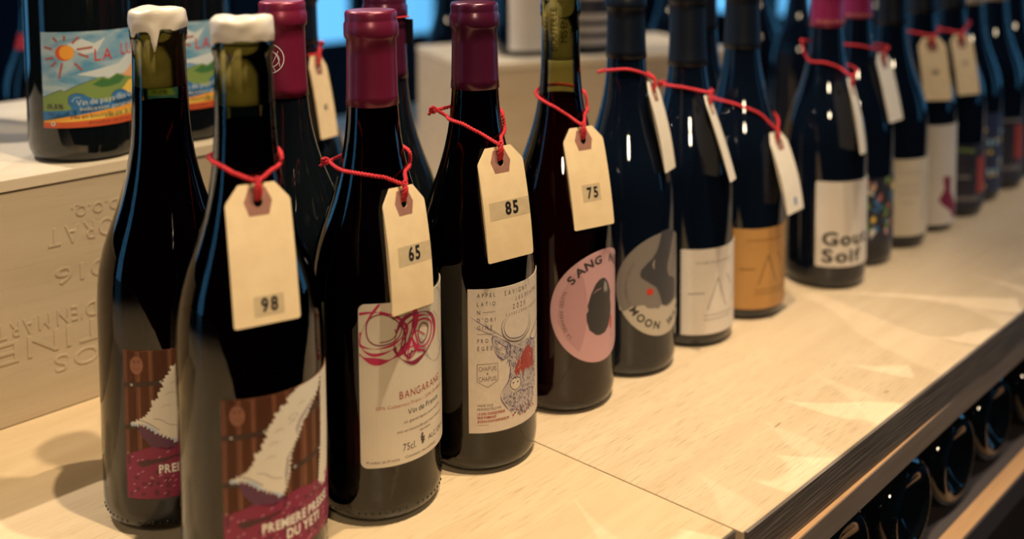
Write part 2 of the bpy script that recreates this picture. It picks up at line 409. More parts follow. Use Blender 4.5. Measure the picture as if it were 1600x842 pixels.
def bottle(label, loc, group, glass='dark_glass', scale=1.0, knurl=False, clear=False, fill=0.243, wine='wine', name='wine_bottle', cork=(0.254, 0.293), nk=1.0):
    root = thing(name, label, 'bottle', loc, 0, group)
    seg = 72 if loc[0] < 0.3 else 40
    nf = lambda z: 1 + (nk - 1) * max(0, min(1, (z - 0.19) / 0.045))
    prof = [(r * scale * nf(z), z * scale) for r, z in BODY]
    if clear:
        lathe('glass', prof, M['glass'], root, seg)
        wp = [(0, 0.022)] + [(max(0.004, r - 0.0026), z if z > 0.01 else z + 0.005) for r, z in BODY[5:] if z < fill - 0.002]
        wp += [(body_r(fill) - 0.0026, fill - 0.0010), (body_r(fill) - 0.0024, fill), (body_r(fill) - 0.0034, fill - 0.0009), (0, fill - 0.0009)]
        lathe('wine', [(r * scale * nf(z), z * scale) for r, z in wp], M[wine], root, seg)
        c0, c1 = cork
        ck = 0.0137 * nk
        lathe('cork', [(0, c0), (ck - 0.0012, c0), (ck - 0.0002, c0 + 0.001), (ck, c0 + 0.004), (ck, c1), (0, c1)], M['cork'], root, 32)
    else:
        lathe('glass', prof + [(0.0, 0.2955 * scale)], M[glass], root, seg)
    if knurl:
        bm = bmesh.new()
        for k in range(60):
            a = 2 * pi * k / 60
            if k % 9 == 8: continue
            bmesh.ops.create_uvsphere(bm, u_segments=6, v_segments=4, radius=0.00075, matrix=Matrix.Translation((0.0381 * cos(a), 0.0381 * sin(a), 0.0078)) @ Matrix.Diagonal((1, 1, 1.5, 1)))
        o = from_bm('heel_knurling', bm, root, True, (M['dark_glass'],)); o['kind'] = 'stuff'
    return root
def capsule(root, m, z0=0.241, extra=0.0, name='foil_capsule', seg=64):
    g = 0.0005 + extra
    P = [(body_r(z0) + g + 0.0001, z0 - 0.0001), (body_r(z0) + g + 0.0003, z0)]
    z = z0 + 0.006
    while z < 0.276: P.append((body_r(z) + g, z)); z += 0.008
    P += [(0.0143 + g, 0.2795), (0.0153 + g, 0.2808), (0.0158 + g, 0.2825), (0.0158 + g, 0.2888), (0.0150 + g, 0.2902), (0.0149 + g, 0.2918), (0.0151 + g, 0.2950), (0.0144 + g, 0.2966), (0.0130 + g, 0.2969), (0.0, 0.2967)]
    o = lathe(name, P, m, root, seg); s = o.modifiers.new('t', 'SOLIDIFY'); s.thickness = 0.0002; return o

BV = (0.0, 0.0)
POS = {'A': (-0.2125, 0.2650), 'B': (-0.2065, 0.1775), 'C': (-0.1187, 0.1830), 'D': (-0.0394, 0.1787), 'E': (0.0457, 0.1906), 'F': (0.1332, 0.1922), 'G': (0.2112, 0.1896),
       'H': (0.2912, 0.1881), 'I': (0.4091, 0.1689), 'J': (0.4898, 0.1761), 'K': (0.5694, 0.1766), 'L': (0.6486, 0.1775), 'M': (0.7281, 0.1760), 'N': (0.8070, 0.1800), 'O': (0.8862, 0.1810)}
POS['E'] = (0.0557, 0.1906)
for k_, v_ in {'J': (0.4875, 0.1781), 'K': (0.5660, 0.1766), 'L': (0.6445, 0.1775), 'M': (0.7230, 0.1748), 'N': (0.8015, 0.1835), 'O': (0.8800, 0.1830)}.items(): POS[k_] = v_
POS['E'] = (0.0557, 0.1906)
R0 = 0.039
def P3(k): return (POS[k][0], POS[k][1], 0.0)
ROW = 'wine bottles standing in the front row on the counter'

# ---- the yeti-arm label (two bottles)
def fur_poly(pts, n=4, amp=1.7):
    out = []
    N = len(pts)
    for i in range(N):
        a, b = pts[i], pts[(i + 1) % N]; d = math.hypot(b[0] - a[0], b[1] - a[1])
        out.append(a)
        if d > 2.6 and n:
            k = max(4, 2 * int(d / 1.9))
            for j in range(1, k):
                t = j / k; nx, ny = (b[1] - a[1]) / d, -(b[0] - a[0]) / d
                q = amp * (0.6 + 0.5 * random.random()) * (1 if j % 2 else -0.2)
                out.append((a[0] + (b[0] - a[0]) * t + nx * q, a[1] + (b[1] - a[1]) * t + ny * q - (0.5 if j % 2 else 0)))
    return out
ARM = [(44, 111), (36, 106.6), (33.1, 104.8), (34.3, 102.6), (29.2, 101.8), (30.4, 99.6), (26.2, 99.0), (27.3, 96.9), (24, 93.0), (21.9, 89.8), (22.8, 87.8), (19.5, 83.7), (20, 81.6), (16.0, 79.5), (16.5, 77.0), (14.1, 72.5), (9.0, 69.4),
       (3.8, 67.1), (7.0, 67.0), (10.6, 67.5), (15.1, 65.4), (19.5, 61.8), (25.2, 58.6), (29.3, 55.6), (31.3, 58.4), (32.7, 64.0), (33.7, 67.3), (34.2, 74.5), (36.4, 79.8), (38.6, 82.6), (40.1, 85.6), (42.5, 89.5), (44.6, 91.0), (45.9, 93.4), (48.8, 96.4), (51.9, 99.4), (56.0, 102.4), (60, 111)]
def yeti_items():
    I = []
    for k in range(9):
        I.append(('p', 'plank_a' if k % 2 else 'plank_b', 0, [(k * 8.5, 22), (k * 8.5 + 8.5, 22), (k * 8.5 + 8.5, 110), (k * 8.5, 110)]))
    for k in range(1, 9): I.append(('l', 'strap', 1, 0.25, [(k * 8.5, 48), (k * 8.5, 110)]))
    for (x0, y0, x1, y1) in ((-1, 89.4, 76, 95.5), (-1, 64.6, 76, 70.5)): I.append(('p', 'strap', 2, [(x0, y0 - 1.6), (x1, y1 - 1.6), (x1, y1 + 1.0), (x0, y0 + 1.0)]))
    for x, y in ((5, 89.6), (21.4, 91.2), (37.2, 67.6), (62, 94.2), (56, 68.8)): I.append(('d', 'fur_shade', 3, x, y, 0.8, 0.8))
    I.append(('d', 'badge', 2, 8.2, 101.0, 3.9, 5.2)); I.append(('d', 'plank_a', 3, 6.9, 103.2, 0.9, 0.9)); I.append(('d', 'plank_a', 3, 9.6, 103.2, 0.9, 0.9)); I.append(('l', 'plank_a', 3, 0.3, [(6, 99.5), (8.2, 98.6), (10.4, 99.5)], 's'))
    I.append(('p', 'purple', 3, [(8, 66.5), (14, 66.8), (22, 63), (30, 56), (33, 52), (24, 51), (15, 54), (10, 60)]))
    I.append(('p', 'fur', 4, fur_poly(ARM)))
    I.append(('l', 'ice', 5, 1.3, [(3.6, 66.9), (7, 66.6), (10.6, 67.1), (15.1, 64.9), (19.5, 61.3), (25.2, 58.2), (29.4, 55.3)], 'sv'))
    I.append(('l', 'strap', 6, 0.3, [(4, 68.2), (8, 69.2), (12, 68.4), (16, 66.2), (20, 63.2)], 's'))
    I.append(('l', 'fur_shade', 5, 0.45, [(17, 70), (21, 69.0), (25, 66.0), (30, 64.5)], 's'))
    I.append(('p', 'fur_shade', 5, [(38.5, 84), (41.5, 90), (46, 94), (50, 97.6), (52, 100), (46, 96.5), (41, 93), (38, 88)]))
    I.append(('p', 'fur_shade', 5, [(31.5, 59), (33.2, 66), (33.8, 74), (36.0, 79), (32.4, 74), (31.2, 66)]))
    for x, y in ((36, 92), (26, 84), (24, 77), (42, 100), (29, 90)): I.append(('l', 'fur_shade', 5, 0.35, [(x - 3, y - 1), (x, y + 0.4), (x + 3, y - 0.2)], 'st'))
    I.append(('l', 'fur_shade', 5, 0.3, [(34, 94.5), (37, 96.0), (40, 94.6), (37, 93.4)], 'sc'))
    I.append(('p', 'fur', 4, fur_poly([(60, 112), (59.2, 98.1), (58.5, 73.0), (54.9, 51.4), (61, 47.0), (66, 52), (72, 70), (76, 112)])))
    G = [(-1, 20), (77, 20), (77, 54), (64, 50.6), (56, 53.0), (47.4, 53.2), (40, 55.2), (33.7, 54.6), (29, 52.4), (23.9, 52.6), (14.8, 53.6), (5.7, 50.6), (-1, 47.0)]
    I.append(('p', 'grape', 3, G))
    rnd = random.Random(3)
    for k in range(150):
        x, y = rnd.uniform(1, 74), rnd.uniform(24, 51)
        I.append(('d', 'grape_dark', 4, x, y, 1.3, 1.3) if k % 3 == 0 else ('l', 'grape_light', 5, 0.42, [(x - 0.7, y - 0.5), (x, y + 0.2), (x + 0.8, y + 0.5)], 't'))
    I.append(('p', 'feather', 6, [(7, 43.6), (10, 41.6), (15, 43.2), (22, 44.8), (29, 46.6), (29.5, 47.8), (22, 46.6), (15, 46.2), (9, 45.6)]))
    I.append(('t', 'white', 8, 'PREMIERE PRESSE', 19.0, 37.9, 4.7, {'bold': True, 'w': 44}))
    I.append(('t', 'white', 8, 'DU YETI', 31.6, 31.2, 4.9, {'bold': True, 'w': 22}))
    return I
YI = yeti_items()
for key, th, lab in (('A', -153.0, 'white wax topped dark wine bottle behind the bottle tagged 98, its label half hidden'),
                     ('B', -142.4, 'nearest dark wine bottle with white wax top, furry white arm label and 98 tag')):
    b = bottle(lab, P3(key), ROW, clear=True, knurl=True, fill=0.2436, cork=(0.2535, 0.2925), nk=1.055)
    make_label(b, R0, th, outline_rect(76, 23.0, 109.3), INK['plank_a'], YI, (0, 76, 23.0, 109.3))
    rnd = random.Random(5 if key == 'A' else 11)
    drips = [(-114.7 + 22, 0.0125, 9), (-114.7 - 60, 0.004, 14), (-114.7 - 18, 0.0055, 10), (20, 0.006, 14), (110, 0.01, 9)] if key == 'A' else [(-119 - 75, 0.0035, 16), (-119 + 30, 0.0014, 26), (-119 + 80, 0.002, 14), (60, 0.009, 10)]
    ph = [rnd.uniform(0, 6.28) for _ in range(6)]
    if key == 'A': drips[0] = (-114.7 - 8, 0.0125, 7); drips[2] = (-114.7 + 30, 0.0022, 16)
    def wf(r, z, a, k, drips=drips, ph=ph):
        base = 0.0006 * sin(2 * a + ph[0]) + 0.0003 * sin(5 * a + ph[1])
        e = 0
        for c, dz, wd in drips:
            d = (math.degrees(a) - c + 180) % 360 - 180; e += dz * math.exp(-(d / wd) ** 2)
        if k <= 3: z = z - e * (1 - 0.10 * k) + base * (1 - k / 5)
        elif k <= 6: z = z - e * 0.5 * (1 - (k - 3) / 4)
        lump = 0.00022 * (1 + sin(3 * a + ph[2] + z * 300)) + 0.00010 * (1 + sin(8 * a + ph[3] - z * 500))
        if k > 0: r += lump * (1.4 if k > 3 else 0.5) + (0.0003 if (e > 0.003 and k < 4) else 0)
        if k >= 8: z += 0.0006 * sin(2 * a + ph[4]) + 0.0004 * sin(5 * a + ph[5])
        return r, z
    lathe('wax_seal', [(0.0154, 0.2872), (0.0158, 0.2868), (0.0161, 0.2880), (0.0162, 0.2895), (0.0162, 0.2912), (0.0161, 0.2930), (0.0160, 0.2950), (0.0159, 0.2968), (0.0154, 0.2984), (0.0140, 0.2994), (0.0105, 0.2998), (0.0060, 0.2995), (0.0, 0.2993)],
          M['wax'], b, 96, wf)

# ---- C: scribble label
Cc = [('l', 'magenta', 3, 3.80, [(0.3, 103.3), (4.1, 100.5), (10.5, 98.6), (17.0, 98.8), (22.4, 101.2), (27.4, 104.8), (31.2, 109.9), (33.7, 115.9), (33.8, 124.0), (30.5, 131)], 'sv'),
      ('l', 'magenta', 2, 1.36, [(12.4, 132.5), (7.1, 125.8), (2.5, 117.8), (0.4, 109.8), (3.6, 107.2), (10.6, 106.2), (18.4, 107.3), (23.9, 110.3), (27.5, 114.9), (24.1, 121.7), (16.1, 126.1), (8.5, 127.7), (0.5, 126.8)], 'sv'),
      ('l', 'magenta', 2, 1.62, [(1, 116), (1.5, 107.5), (7, 103.0), (15, 103.4), (24, 107.5), (28.0, 113.5), (27, 119), (20, 124.6), (12, 127.2)], 'sv'),
      ('l', 'burgundy', 2, 0.72, [(4.5, 119.2), (7.1, 124.4), (13.5, 126.0), (20.7, 122.3), (24.7, 116.9), (23.2, 111.8), (18.5, 108.7), (10.7, 108.2), (5.6, 111.8)], 'sc'),
      ('l', 'burgundy', 2, 0.64, [(20.8, 116.5), (21.2, 113), (18, 110.4), (12, 109.6)], 's'),
      ('l', 'burgundy', 4, 2.45, [(20.4, 105.6), (21.9, 114.8), (26.9, 121.8), (36.3, 122.7), (46.3, 118.9), (50.9, 110.2), (47.1, 101.3), (37.6, 95.6), (30.9, 94.3), (23.7, 98.9)], 'scv'),
      ('l', 'magenta', 5, 2.17, [(33.0, 120.2), (40.9, 119.8), (50.2, 114.7), (50.5, 105.9), (44.7, 100.4), (36.8, 100.0), (32.7, 105.4), (31.3, 112.6)], 'scv'),
      ('l', 'magenta', 5, 1.09, [(33.5, 116.0), (39, 118.0), (47, 113.7), (46.5, 105.9), (41.7, 101.8), (36.8, 102.4), (34.7, 107.4)], 'sc'),
      ('l', 'burgundy', 5, 0.90, [(24, 104), (27, 116), (33, 119), (29, 108), (27, 100), (34, 101), (41, 98)], 's'),
      ('l', 'burgundy', 5, 0.81, [(36, 112), (39, 115.5), (44, 112), (42, 106), (38, 104), (36, 108)], 'sc'),
      ('l', 'magenta', 5, 0.72, [(22, 100), (30, 104), (36, 103), (28, 97), (33, 112), (41, 108)], 's'),
      ('l', 'burgundy', 6, 1.09, [(25, 119), (27, 110), (25.5, 103), (29, 98), (31, 102)], 's'),
      ('l', 'pale_grey', 1, 2.2, [(38, 108), (41, 98), (47, 90.5), (54, 88), (62, 92), (70, 102)], 'sv'),
      ('l', 'pale_grey', 1, 1.6, [(43, 112), (46, 122), (53, 131), (60, 128), (68, 116), (66, 100), (58, 92)], 'sv'),
      ('l', 'pale_grey', 1, 0.8, [(50, 119), (56, 112), (57, 100), (62, 94)], 's'),
      ('t', 'rust', 2, 'BANGARANG', 22.9, 74.6, 4.4, {'w': 33, 'track': 0.2}),
      ('t', 'salmon', 2, '50% Cabernet Franc - 20% Grolleau', 9.0, 70.0, 1.9, {'w': 50}),
      ('t', 'dark_ink', 2, 'Vin de France', 28.0, 64.2, 3.2, {'w': 26}),
      ('t', 'brown_ink', 2, 'et generiques sans soufre', 25.5, 59.6, 1.6, {'w': 31}),
      ('t', 'brown_ink', 2, 'mis en bouteille par nos soins au', 21.2, 54.4, 1.5, {'w': 37}),
      ('t', 'brown_ink', 2, 'domaine', 36.0, 51.6, 1.4, {'w': 9}),
      ('t', 'dark_ink', 2, '75cl.', 24.6, 43.2, 4.2, {'w': 8.6, 'thin': 0.7}),
      ('t', 'dark_ink', 2, 'ALC. 12% vol.', 43.0, 43.6, 2.9, {'w': 22}),
      ('t', 'brown_ink', 2, 'Produit de France', 3.4, 38.3, 1.6, {'w': 19}),
      ('t', 'brown_ink', 2, 'Contient des sulfites', 26.0, 38.6, 1.5, {'w': 24})]
for x, y in ((37.4, 47.6), (38.9, 47.0), (37.6, 45.9), (39.0, 45.2), (38.2, 44.2), (37.9, 49.2)): Cc.append(('d', 'dark_ink', 2, x, y, 0.85, 0.85))
b = bottle('burgundy capped bottle with red scribble label, tagged 65', P3('C'), ROW, clear=True, knurl=True, fill=0.238)
capsule(b, M['cap_burg'], 0.2405)
make_label(b, R0, -141.3, outline_rect(86, 35.8, 132.4, 4.0), M['paper_cream'], Cc, (0.3, 85.7, 36, 132.2))

# ---- D: stag label
rnd = random.Random(21)
Dd = []
for s_, y_ in (('APPEL', 115.4), ('LATIO', 109.9), ('N', 104.6), ("D'ORI", 99.6), ('GINE', 94.8), ('PRO', 86.4), ('ÉGÉE', 81.4)):
    Dd.append(('t', 'dark_ink', 2, s_, 5.8, y_, 2.5, {'w': {1: 1.9, 3: 6.8, 4: 9.4, 5: 11.5}[len(s_)], 'track': 0.7}))
Dd += [('l', 'dark_ink', 2, 0.22, [(9.6, 105.8), (17.0, 105.8)]), ('l', 'dark_ink', 2, 0.22, [(5.8, 91.9), (17.0, 91.9)]),
       ('l', 'brown_ink', 2, 0.35, [(5.5, 72.6), (18.6, 72.6), (18.6, 61.4), (12.0, 57.6), (5.5, 61.4)], 'c'),
       ('t', 'brown_ink', 2, 'CHAPUIS', 6.4, 68.2, 2.9, {'w': 11.2, 'thin': 0.6}), ('t', 'brown_ink', 2, '&', 11.2, 65.7, 1.6), ('t', 'brown_ink', 2, 'CHAPUIS', 6.4, 61.6, 2.9, {'w': 11.2, 'thin': 0.6}),
       ('t', 'brown_ink', 2, 'VIGNE, IGUE', 5.3, 45.3, 1.5, {'w': 10}), ('t', 'brown_ink', 2, 'MIS EN BOUTEILLE PAR', 5.3, 42.9, 1.5, {'w': 15.5}),
       ('t', 'rust', 2, 'LA SARL CHAPUIS FRERES', 5.3, 39.9, 1.6, {'w': 18, 'bold': True}), ('t', 'rust', 2, '21630 POMMARD', 5.3, 37.5, 1.5, {'w': 12, 'bold': True}),
       ('t', 'rust', 2, 'JECRISACHAPUISFRERES.FR', 5.3, 35.0, 1.5, {'w': 21, 'bold': True}), ('l', 'rust', 2, 0.2, [(5.3, 33.3), (12.5, 33.3)]),
       ('t', 'brown_ink', 2, 'SAVIGNY', 23.6, 114.8, 3.0, {'w': 19, 'track': 0.5, 'thin': 0.7}), ('t', 'brown_ink', 2, 'LES BEAUNE', 32, 110.2, 2.6, {'w': 24, 'track': 0.5, 'thin': 0.7}),
       ('t', 'brown_ink', 2, '2020', 29.6, 105.0, 3.2, {'w': 11, 'track': 0.5, 'thin': 0.7}), ('t', 'brown_ink', 2, 'CUVEE COMBLANCHIEN', 24.4, 101.2, 1.9, {'w': 32, 'track': 0.7, 'thin': 0.7}),
       ('l', 'dark_ink', 3, 0.7, [(24.5, 100.5), (21.7, 97.0), (21.8, 91.5), (24.6, 86.8), (29.9, 84.0), (36.5, 83.4), (43.0, 86.0), (46.6, 91.5), (45.0, 100.5)], 'st'),
       ('l', 'violet_ink', 3, 0.56, [(26.5, 101.5), (23.2, 96.0), (24.0, 90.5), (28, 86.6), (36.5, 85.4), (42.0, 88.0), (44.6, 92.5), (43.2, 101.5)], 'st'),
       ('l', 'violet_ink', 3, 0.40, [(1.0, 103.4), (12, 96), (25.7, 86.3)], 'st'), ('l', 'violet_ink', 3, 0.40, [(3.7, 96.8), (12, 92.5), (18.8, 88.9)], 'st'),
       ('l', 'violet_ink', 3, 0.40, [(10, 100), (13, 95), (16.7, 93)], 'st'),
       ('l', 'violet_ink', 3, 0.72, [(15.0, 88.7), (17.5, 89.9), (22.6, 86.4), (27.3, 82.6), (26.9, 76.6), (22.5, 74.0), (18.8, 76.8), (16.0, 82.2)], 'scv'),
       ('l', 'violet_ink', 3, 0.48, [(16.8, 87.4), (20, 85), (24.5, 80.5), (25.0, 76.5)], 's'),
       ('l', 'violet_ink', 3, 0.64, [(25.7, 83.2), (24.1, 76.4), (27.2, 68.5), (26.3, 60.2), (21.6, 54.1), (20.4, 49.7), (24, 43), (28.0, 38.3)], 'sv'),
       ('l', 'violet_ink', 3, 0.64, [(46.2, 81.5), (53.7, 78.0), (60, 81), (64, 88), (58, 88), (50.2, 85.0)], 'sc'),
       ('p', 'rust', 3, [(30.6, 63.3), (31.4, 67), (33.4, 70.6), (36, 71.5), (38.5, 75.2), (43.3, 77.8), (50.4, 71.5), (50.5, 60.1), (45.2, 62.4), (43.7, 60.2), (40.7, 64.0), (38.2, 60.6), (35.2, 64.6), (34.0, 60.6), (32.4, 60.9)]),
       
       ('l', 'dark_ink', 4, 0.4, [(28.0, 59.0), (31.4, 60.2), (35.2, 58.4), (34.9, 53.6), (30.8, 52.2), (27.4, 55.4)], 'sc'), ('d', 'dark_ink', 4, 29.6, 57.2, 0.6, 0.5), ('d', 'dark_ink', 4, 33.0, 57.0, 0.6, 0.5)]
def inside(x, y, P):
    c = False
    for i in range(len(P)):
        (x0, y0), (x1, y1) = P[i], P[i - 1]
        if (y0 > y) != (y1 > y) and x < (x1 - x0) * (y - y0) / (y1 - y0) + x0: c = not c
    return c
HEAD = [(25.7, 83.2), (32.6, 82.6), (46.2, 82), (54, 76), (54, 60), (52, 46.1), (48, 36.8), (41, 35.2), (34.0, 36.2), (27.0, 40.3), (21.5, 48.7), (21.6, 54.1), (26.3, 60.2), (27.2, 68.5), (24.1, 76.4)]
EAR = [(15.0, 88.7), (17.5, 89.7), (22.6, 86.0), (27.3, 81.1), (26.4, 75.1), (22.5, 73.9), (18.8, 76.8), (16.0, 82.2)]
Dd += [('p', 'stag_wash', 1, [(x, y) for x, y in HEAD]), ('p', 'stag_wash', 1, [(x, y) for x, y in EAR]), ('p', 'paper_pinkish', 2, [(17.6, 86.5), (20.5, 85.2), (24.2, 80.6), (24.4, 76.8), (21, 78.6), (18.4, 82.4)]),
       ('p', 'paper_pinkish', 2, [(28, 60), (35.5, 59), (35, 52), (30, 50.6), (27, 54)])]
for q in range(26):
    x, y = rnd.uniform(32, 51), rnd.uniform(61, 77); Dd.append(('l', 'paper_pinkish' if q % 3 == 0 else 'burgundy', 4, 0.4, [(x, y), (x + rnd.uniform(-1.5, 1.5), y - 1.5), (x + rnd.uniform(-2, 2), y - 3.2)], 't'))
n_ = 0
while n_ < 520:
    x, y = rnd.uniform(14, 60), rnd.uniform(34, 90)
    if not (inside(x, y, HEAD) or (inside(x, y, EAR) and rnd.random() < 0.8)): continue
    n_ += 1; L_ = rnd.uniform(1.0, 3.0); a = rnd.gauss(-1.35, 0.5)
    c_ = 'violet_ink' if rnd.random() < 0.75 else 'dark_ink'
    if 52 < y < 60 and x < 36: continue
    Dd.append(('l', c_, 2, 0.42, [(x, y), (x + L_ * 0.5 * cos(a) + 0.3, y + L_ * 0.5 * sin(a)), (x + L_ * cos(a), y + L_ * sin(a))], 't'))
for k in range(16):
    x, y = 29 + k * 1.4, 36 + rnd.uniform(-2.5, 2.0); Dd.append(('p', 'purple' if k % 2 else 'rust', 3, [(x, y), (x + 1.3, y + 1.6), (x + 0.2, y + 1.4), (x - 0.5, y + 2.0)]))
b = bottle('plum capped bottle with stag drawing label, tagged 85', P3('D'), ROW, clear=True, fill=0.2372)
capsule(b, M['cap_plum'], 0.2412)
make_label(b, R0, -141.0, outline_rect(80, 28.2, 120.6), M['paper_pinkish'], Dd, (0.3, 79.7, 28.4, 120.4))

# ---- E: pink round label
Ee = [('p', 'pink_dark', 1, [(14, 100), (20, 106), (24, 98), (26, 88), (27, 74), (25, 60), (23, 52), (20, 46), (11, 56), (5, 68), (6, 84)]),
      ('p', 'charcoal', 2, [(40.0, 95.7), (43, 95.0), (46, 92), (47.5, 90.0), (50.6, 82.7), (50.2, 78), (51.4, 72), (50.6, 64.6), (47.5, 58.7), (43.3, 55.4), (38, 54.8), (33.9, 55.8), (28.2, 60.6), (26.1, 67.1), (25.7, 72.6), (27.4, 74.8), (26.7, 78.4), (29.7, 86.6), (33.6, 92.6), (36.5, 94.8)]),
      ('p', 'grey', 3, [(42.5, 93), (45, 91), (46.4, 86), (44.6, 84), (43.4, 86.4), (42.4, 84.2), (41.6, 88)]), ('l', 'pink', 3, 0.5, [(31.5, 86.2), (34.6, 88.0), (39, 88.6)], 't'),
      ('p', 'red', 3, [(49.6, 60), (51.6, 66), (53, 63), (52.4, 57), (50.2, 55)]), ('d', 'red', 3, 52.2, 50, 0.6, 1.0),
      ('a', 'charcoal', 2, 'SANG NEUF', 40.3, 75.8, 31.0, 139, -14.0, 5.6, {'bold': True, 'sx': 1.25}),
      ('a', 'brown_ink', 2, 'LA DERNIERE GOUTTE', 40.3, 75.8, 31.5, 215, -3.5, 2.3, {'sx': 1.0})]
b = bottle('dark ruby bottle with bare cork neck and large pink round label, tagged 75', P3('E'), ROW, clear=True, fill=0.2225, wine='wine_red', cork=(0.2490, 0.2952), nk=0.95)
make_label(b, R0, -148.8, outline_circle(40.3, 75.8, 40.3), INK['pink'], Ee)
bm = art_bm([('t', 'black', 0, 'MIS EN', 5, 0.0, 4.5, {'rot': 90}), ('t', 'black', 0, 'BOUTEILLE', 12, -6.0, 4.5, {'rot': 90}), ('t', 'black', 0, 'MIS EN', 19, 0.0, 4.5, {'rot': 90}), ('t', 'black', 0, 'VIN', 26, 3.0, 4.5, {'rot': 90})], [])
for v in bm.verts: v.co.y += 262
cut(bm, 0, 1.2, 0, 30)
for v in bm.verts:
    a = rad(-205) + v.co.x / 12.2; v.co = (0.01312 * cos(a), 0.01312 * sin(a), v.co.y / 1000)
from_bm('cork_stamp', bm, [c for c in b.children if c.name.startswith('cork')][0], False, (INK['black'],))

# ---- F: grey round label with a foot
FOOT = [(36.6, 112.5), (45.0, 112.6), (53.8, 108.3), (49.5, 101), (46.6, 93.0), (43.5, 86), (43.0, 81.6), (45.3, 75.6), (51, 73.5), (55.8, 70.3), (56.4, 60.8), (54, 55), (51.5, 53.4), (50.2, 55.4), (48.8, 52.2), (47.2, 54.6), (45.4, 51.6), (44, 54.2), (42.2, 51.8), (40.4, 54.4), (38.4, 53.4), (36.8, 57), (35.8, 60.1), (33.5, 66), (30.9, 70.4), (26, 73.8), (22.4, 76.3), (18.6, 79), (17.6, 81.8), (18.6, 85), (20.7, 87.1), (24, 90.2), (27.3, 92.5), (31.7, 97.9), (34.6, 105.0)]
CF = (39.5, 71.2, 40.0)
def circ_clip_low(zline, cx, cy, r):
    out = []
    for x in [cx - r + 0.3 + (2 * r - 0.6) * k / 40 for k in range(41)]:
        out.append((x, cy - math.sqrt(max(0, (r - 0.2) ** 2 - (x - cx) ** 2))))
    top = [(cx + r * 0.93 - (2 * r * 0.93) * k / 24, zline(cx + r * 0.93 - (2 * r * 0.93) * k / 24)) for k in range(25)]
    return out + top
Ff = [('p', 'cloud', 1, circ_clip_low(lambda x: 55.5 + 2.2 * sin(x * 0.22 + 4.2) + 0.8 * sin(x * 0.7), *CF)),
      ('p', 'slate', 2, FOOT), ('l', 'cloud', 3, 0.9, [(30.4, 92.0), (28.6, 88.4), (29.4, 84.4)], 'st'), ('d', 'red', 3, 25.7, 67.4, 2.9, 2.6), ('d', 'taupe', 1, 55, 88, 6, 13),
      ('a', 'charcoal', 2, 'MOON WALK', *CF[:2], 34.5, 214, 14.0, 5.6, {'bold': True, 'flip': True}),
      ('a', 'taupe_dark', 2, 'LA DERNIERE GOUTTE', *CF[:2], 31.5, 203, -3.4, 2.2)]
b = bottle('dark bottle with grey round label of a dark foot above white ground', P3('F'), ROW, 'reflect_tint_glass')
capsule(b, M['cap_black'], 0.2420)
make_label(b, R0, -151.5, outline_circle(*CF), INK['taupe'], Ff)

# ---- G, H: two letter-wedge labels
def wedge(inkn, w=0.8):
    return [('l', inkn, 2, w, [(21.3, 32.3), (31.2, 58.0)]), ('l', inkn, 2, w, [(31.2, 58.0), (40.3, 32.6)]), ('l', inkn, 2, w, [(42.0, 59.0), (48.0, 49.0)]), ('l', inkn, 2, w, [(60, 58), (50, 34)]),
            ('l', inkn, 2, w, [(5.0, 46.0), (18.7, 46.3)]), ('t', inkn, 2, 'CUVEE DES GRANDES', 11.0, 70.5, 1.6, {'w': 36}), ('t', inkn, 2, 'VIN DE FRANCE ROUGE', 18, 26.6, 1.6, {'w': 32}), ('t', inkn, 2, 'MIS EN BOUTEILLE', 18, 23.2, 1.5, {'w': 30})]
b = bottle('dark bottle with matt black neck foil and cream label of thin slanting letter strokes', P3('G'), ROW, 'reflect_tint_glass')
capsule(b, M['cap_black'], 0.2280)
ol = [(80, 11.7), (80, 82.5), (0, 82.5)]
for k in range(24): z = 82.5 - (k + 0.5) * 70.8 / 24; ol += [(0.0, z + 1.3), (-1.3, z), (0, z - 1.3)]
ol.append((0, 11.7))
make_label(b, R0, -150.2, ol, M['paper_white'], wedge('grey', 1.0))
b = bottle('dark bottle with ochre label of thin slanting letter strokes', P3('H'), ROW, 'reflect_tint_glass')
capsule(b, M['cap_black'], 0.2350)
make_label(b, R0, -155.5, outline_rect(82, 10.6, 81.5), M['paper_ochre'], wedge('ochre_ink', 1.0))

# ---- I .. P: the far end of the row
b = bottle('raspberry capped bottle with white label lettered in two thick black words', P3('I'), ROW, 'reflect_tint_glass')
c_ = capsule(b, M['cap_pink'], 0.2460)
make_label(b, R0, -163.5, outline_rect(76, 22.8, 103.8, 2), M['paper_white'], [('t', 'black', 2, 'Gout', 6, 43.6, 12.0, {'bold': True, 'w': 50}), ('t', 'black', 2, 'Soif', 6, 27.4, 12.0, {'bold': True, 'w': 40})])
cap_band = lambda root, s: make_label(root, 0.0161, -190, outline_rect(52, 249.5, 254.0), M['cap_pink'], [('t', 'salmon', 1, s, 1, 250.2, 2.8, {'w': 50, 'bold': True})], name='capsule_band')
cap_band(b, 'BOIRE BOIRE BOIRE')
b = bottle('raspberry capped bottle with multicoloured leafy painted label', P3('J'), ROW, 'reflect_tint_glass')
capsule(b, M['cap_pink'], 0.2480); cap_band(b, 'BOIRE BOIRE')
rnd = random.Random(4); Jj = []
for k in range(60):
    x, y = rnd.uniform(2, 62), rnd.uniform(27, 86); c_ = rnd.choice(['green', 'yellow', 'salmon', 'pink', 'green_dark', 'grape', 'blue', 'olive', 'white'])
    a = rnd.uniform(0.6, 2.5); l1 = rnd.uniform(7, 15); Jj.append(('p', c_, 1 + k % 4, [(x, y), (x + l1 * cos(a) * 0.5 + 3.0, y + l1 * 0.5 * sin(a)), (x + l1 * cos(a), y + l1 * sin(a)), (x + l1 * cos(a) * 0.5 - 3.0, y + l1 * 0.5 * sin(a))]))
make_label(b, R0, -160, outline_rect(66, 25, 90), M['paper_dark'], Jj, (0, 66, 25, 90))
